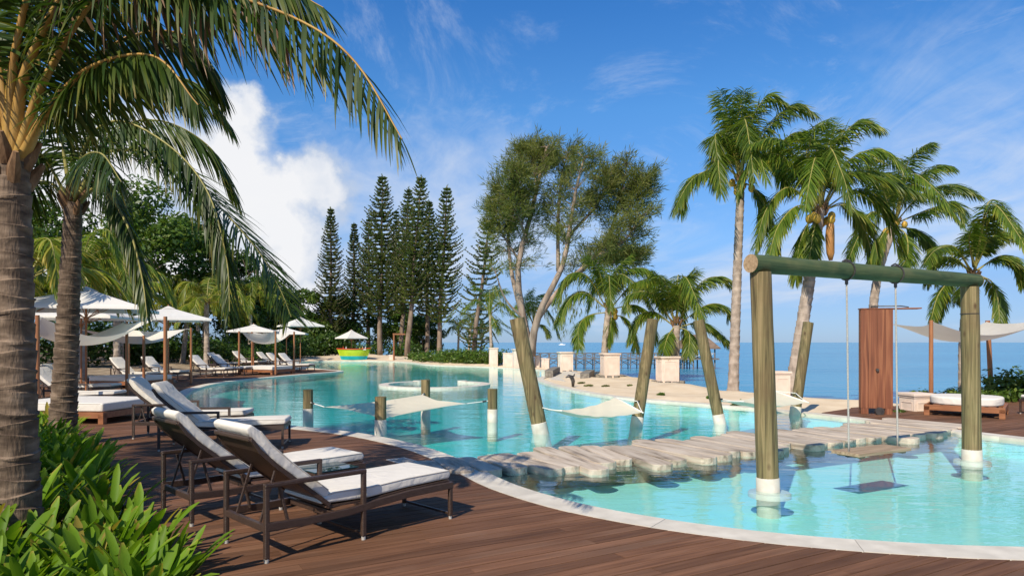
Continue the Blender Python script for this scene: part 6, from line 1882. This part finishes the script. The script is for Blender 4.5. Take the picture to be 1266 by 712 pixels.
# --- big casuarina
def casuarina():
    rr = np.random.default_rng(14)
    d = 46.0
    base = at(655, 452, d); base.z = gz1(base.x, base.y)
    root = empty('casuarina_tree', base, label='large airy casuarina tree with forked pale trunk and feathery crown', cat='tree')
    mb = MB(); o = Vector(base); ends = []
    def limb(pts, r0, r1, n=7):
        mb.tube([p - o for p in pts], list(np.linspace(r0, r1, len(pts))), n)
    def to_pts(pl, z0=0, z1=0):
        n = len(pl) - 1
        C_ = catmull([tuple(at(x, y, d + z0 + (z1 - z0) * k / n)) for k, (x, y) in enumerate(pl)], 14)
        return [Vector(p) for p in C_]
    mains = [([(655, 456), (652, 420), (645, 385), (640, 330), (655, 270), (668, 215), (676, 182)], 0, .3, .34),
             ([(657, 440), (660, 410), (672, 375), (695, 330), (705, 280), (712, 235), (722, 196)], 0, -2, .30),
             ([(664, 395), (690, 360), (730, 325), (755, 285), (768, 240), (775, 205)], 0, 1.5, .20),
             ([(650, 405), (640, 370), (632, 335), (628, 285), (636, 225), (645, 190)], 0, 2.0, .20),
             ([(700, 350), (735, 318), (770, 300), (792, 268)], -1, -2.5, .13),
             ([(652, 300), (640, 260), (642, 215)], .5, -2.2, .12),
             ([(690, 335), (690, 270), (695, 215), (703, 190)], 0, 3, .15),
             ([(705, 290), (740, 250), (752, 215)], -1, 2, .12),
             ([(648, 395), (625, 370), (612, 335)], 0, -1, .10),
             ([(735, 320), (765, 325), (790, 318)], 1, 2, .09), ([(760, 280), (785, 250), (796, 225)], 1, 1, .08),
             ([(664, 240), (660, 205), (655, 185)], 0, 2, .09), ([(640, 320), (618, 280), (622, 240)], 1, .5, .09)]
    skel = []
    for pl, z0, z1, r in mains:
        p = to_pts(pl, z0, z1); limb(p, r, .02 + r * .12); skel.append(p)
    # secondary twigs
    tips = []
    for p in skel:
        L = len(p)
        for k in range(int(L * .28), L):
            for _ in range(8):
                a = rr.uniform(0, 6.28); el = rr.uniform(-.2, .9)
                dv = Vector((math.cos(a) * math.cos(el), math.sin(a) * math.cos(el), math.sin(el)))
                l = rr.uniform(.6, 2.1) * (1.1 - .45 * k / L)
                if p[k].z < 6.6 + rr.uniform(-.8, .8): continue
                q = p[k]; m_ = q + dv * l * .5 + Vector((0, 0, .06)); e = q + dv * l + Vector((.1, 0, rr.uniform(-.1, .3)))
                mb.tube([q - o, m_ - o, e - o], [.03, .018, .006], 4, cap=False)
                tips += [(m_, dv), (e, dv), (m_.lerp(e, .5), dv)]
    mb.build('trunk', M['casbark'], root, smooth=True)
    # feathery tufts
    P, D, Ln, Val = [], [], [], []
    for q, dv in tips:
        val = float(np.clip(rr.normal(.45, .2), 0, 1))
        if rr.random() < .14: continue
        for k in range(int(rr.integers(17, 27))):
            dd = np.array(dv) * .7 + rr.normal(0, .55, 3) + np.array([.12, 0, .10]); dd /= np.linalg.norm(dd)
            P.append(np.array(q) + rr.normal(0, .17, 3)); D.append(dd); Ln.append(rr.uniform(.30, .68)); Val.append(val + rr.normal(0, .12))
    # long tassels hanging at the lower right
    for x, y in ((712, 395), (716, 385), (742, 380), (735, 372), (700, 372), (688, 380), (765, 345), (770, 352), (720, 360), (695, 410)):
        q = at(x + rr.uniform(-4, 4), y - 25, d + rr.uniform(-1, 1))
        for k in range(60):
            s = rr.random(); P.append(np.array(q) + np.array([rr.normal(0, .16), rr.normal(0, .16), -1.6 * s])); dd = np.array([rr.normal(0, .25), rr.normal(0, .25), -1]); D.append(dd / np.linalg.norm(dd)); Ln.append(rr.uniform(.25, .5)); Val.append(rr.uniform(.1, .5))
    P, D, Ln, Val = map(np.array, (P, D, Ln, Val)); n = len(P)
    t = np.cross(D, rr.normal(size=(n, 3))); t /= np.linalg.norm(t, axis=1)[:, None]
    w = .022
    V = np.stack([P - t * w * .5, P + D * (Ln * .5)[:, None] - t * w, P + D * Ln[:, None], P + D * (Ln * .5)[:, None] + t * w], 1).reshape(-1, 3) - np.array(o)
    link('crown', np_mesh('crown', V, np.arange(4 * n).reshape(-1, 4), M['casleaf'], v=np.repeat(np.clip(Val, 0, 1), 4)), root)
casuarina()

# --- strap-leaved lilies in the foreground bed
def strap_leaf(L, w, bend, rr, segs=7):
    """leaf standing on its base, bending towards +x, with a channel along the middle"""
    V, Q = [], []
    a = R(rr.uniform(4, 12)); p = np.array([0.0, 0, 0])
    for k in range(segs + 1):
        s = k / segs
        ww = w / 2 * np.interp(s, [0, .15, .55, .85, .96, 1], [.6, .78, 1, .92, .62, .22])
        dirn = np.array([math.sin(a), 0, math.cos(a)]); nrm = np.array([math.cos(a), 0, -math.sin(a)])
        ch = ww * .38
        V += [p + np.array([0, -ww, 0]) - nrm * ch, p + 0, p + np.array([0, ww, 0]) - nrm * ch]
        p = p + dirn * L / segs; a += bend / segs * (.5 + s * 1.3)
    for k in range(segs):
        for j in range(2):
            o = k * 3 + j; Q.append((o, o + 1, o + 4, o + 3))
    return np.array(V), np.array(Q)

def build_lilies():
    rr = np.random.default_rng(8)
    protos = []
    for k in range(9):
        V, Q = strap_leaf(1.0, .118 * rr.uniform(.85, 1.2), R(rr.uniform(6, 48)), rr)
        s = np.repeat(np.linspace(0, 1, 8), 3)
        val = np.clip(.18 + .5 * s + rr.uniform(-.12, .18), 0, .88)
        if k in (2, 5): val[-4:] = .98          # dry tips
        if k == 8: val = val * 0 + .98
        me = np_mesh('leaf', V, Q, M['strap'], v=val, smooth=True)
        protos.append((me, V, Q, val))
    spots = []
    for _ in range(9000):
        x = rr.uniform(-9.5, -1.6); y = rr.uniform(3.0, 14.0)
        if not inside(BED, [x], [y])[0] or dist_poly(BED, np.array([x]), np.array([y]))[0] < .16: continue
        if abs(x) > .80 * y + .5: continue
        dmin = .30 if y < 6.5 else .38
        if any((x - a) ** 2 + (y - b) ** 2 < dmin ** 2 for a, b in spots): continue
        if math.hypot(x + 4.05, y - 5.6) < .26 or math.hypot(x + 7.65, y - 11.6) < .32: continue
        # bare litter between the front row and the bank behind
        if 5.55 < y < 6.5 and -4.2 < x < -3.15: continue
        spots.append((x, y))
    spots.sort(key=lambda p: p[1])
    print('lily clumps', len(spots))
    for i, (x, y) in enumerate(spots):
        z = gz1(x, y) - .02
        n = int(rr.integers(24, 34))
        hgt = rr.uniform(.50, .66) * (.92 if y < 5.5 else 1.0)
        near = 'at the edge of the deck' if dist_poly(DECK, np.array([x]), np.array([y]))[0] < .6 else 'inside the planting bed'
        where = 'in the front row of the planting bed' if y < 5.6 else ('around the foot of the second palm trunk' if math.hypot(x + 7.65, y - 11.6) < 1.6 else ('beside the wicker loungers' if dist_poly(DECK, np.array([x]), np.array([y]))[0] < .9 else 'in the middle of the planting bed'))
        root = empty('lily_clump', (x, y, z), label='bright green strap-leaved lily clump ' + where, cat='plant', group='strap-leaved lilies ' + where)
        single = y < 7.4
        Vs, Qs, vs_ = [], [], []; b = 0
        for k in range(n):
            u = k / n
            az = k * 2.4 + rr.uniform(-.4, .4)
            out = rr.random() ** .7
            tilt = R(3 + 30 * out)
            L = hgt * rr.uniform(.5, 1.18) * (1.05 - .15 * out)
            me, V, Q, val = protos[int(rr.integers(0, 8)) if rr.random() > .05 else 8]
            r0 = .02 + .10 * out
            mt = Matrix.Translation((r0 * math.cos(az), r0 * math.sin(az), 0)) @ Matrix.Rotation(az, 4, 'Z') @ Matrix.Rotation(tilt, 4, 'Y') @ Matrix.Rotation(rr.uniform(-.35, .35), 4, 'Z') @ Matrix.Diagonal((L, L * rr.uniform(.85, 1.15) * (.6 / L) ** .5, L, 1))
            if single:
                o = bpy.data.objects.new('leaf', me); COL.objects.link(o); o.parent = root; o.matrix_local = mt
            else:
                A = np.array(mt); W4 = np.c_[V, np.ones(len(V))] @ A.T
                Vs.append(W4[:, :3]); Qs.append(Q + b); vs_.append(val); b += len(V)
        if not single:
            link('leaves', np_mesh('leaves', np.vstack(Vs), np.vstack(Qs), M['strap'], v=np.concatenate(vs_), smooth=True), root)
build_lilies()

def build_litter():
    rr = np.random.default_rng(9); n = 2600
    x = rr.uniform(-9, -1.7, n); y = rr.uniform(3, 13.5, n)
    k = inside(BED, x, y); x, y = x[k], y[k]; n = len(x)
    z = ground_z(x, y) + .012 + rr.random(n) * .02
    P = np.stack([x, y, z], 1)
    nrm = rr.normal(0, .28, (n, 3)) + np.array([0, 0, 1]); nrm /= np.linalg.norm(nrm, axis=1)[:, None]
    t = np.cross(nrm, rr.normal(size=(n, 3))); t /= np.linalg.norm(t, axis=1)[:, None]; b = np.cross(nrm, t)
    s = rr.uniform(.03, .09, n)[:, None]
    V = np.stack([P - t * s, P - b * s * .4, P + t * s, P + b * s * .4], 1).reshape(-1, 3)
    o = link('leaf_litter', np_mesh('leaf_litter', V, np.arange(4 * n).reshape(-1, 4), M['litter'], v=np.repeat(rr.random(n), 4)), kind='stuff', label='dry brown leaf litter covering the planting bed', cat='leaf litter')
build_litter()
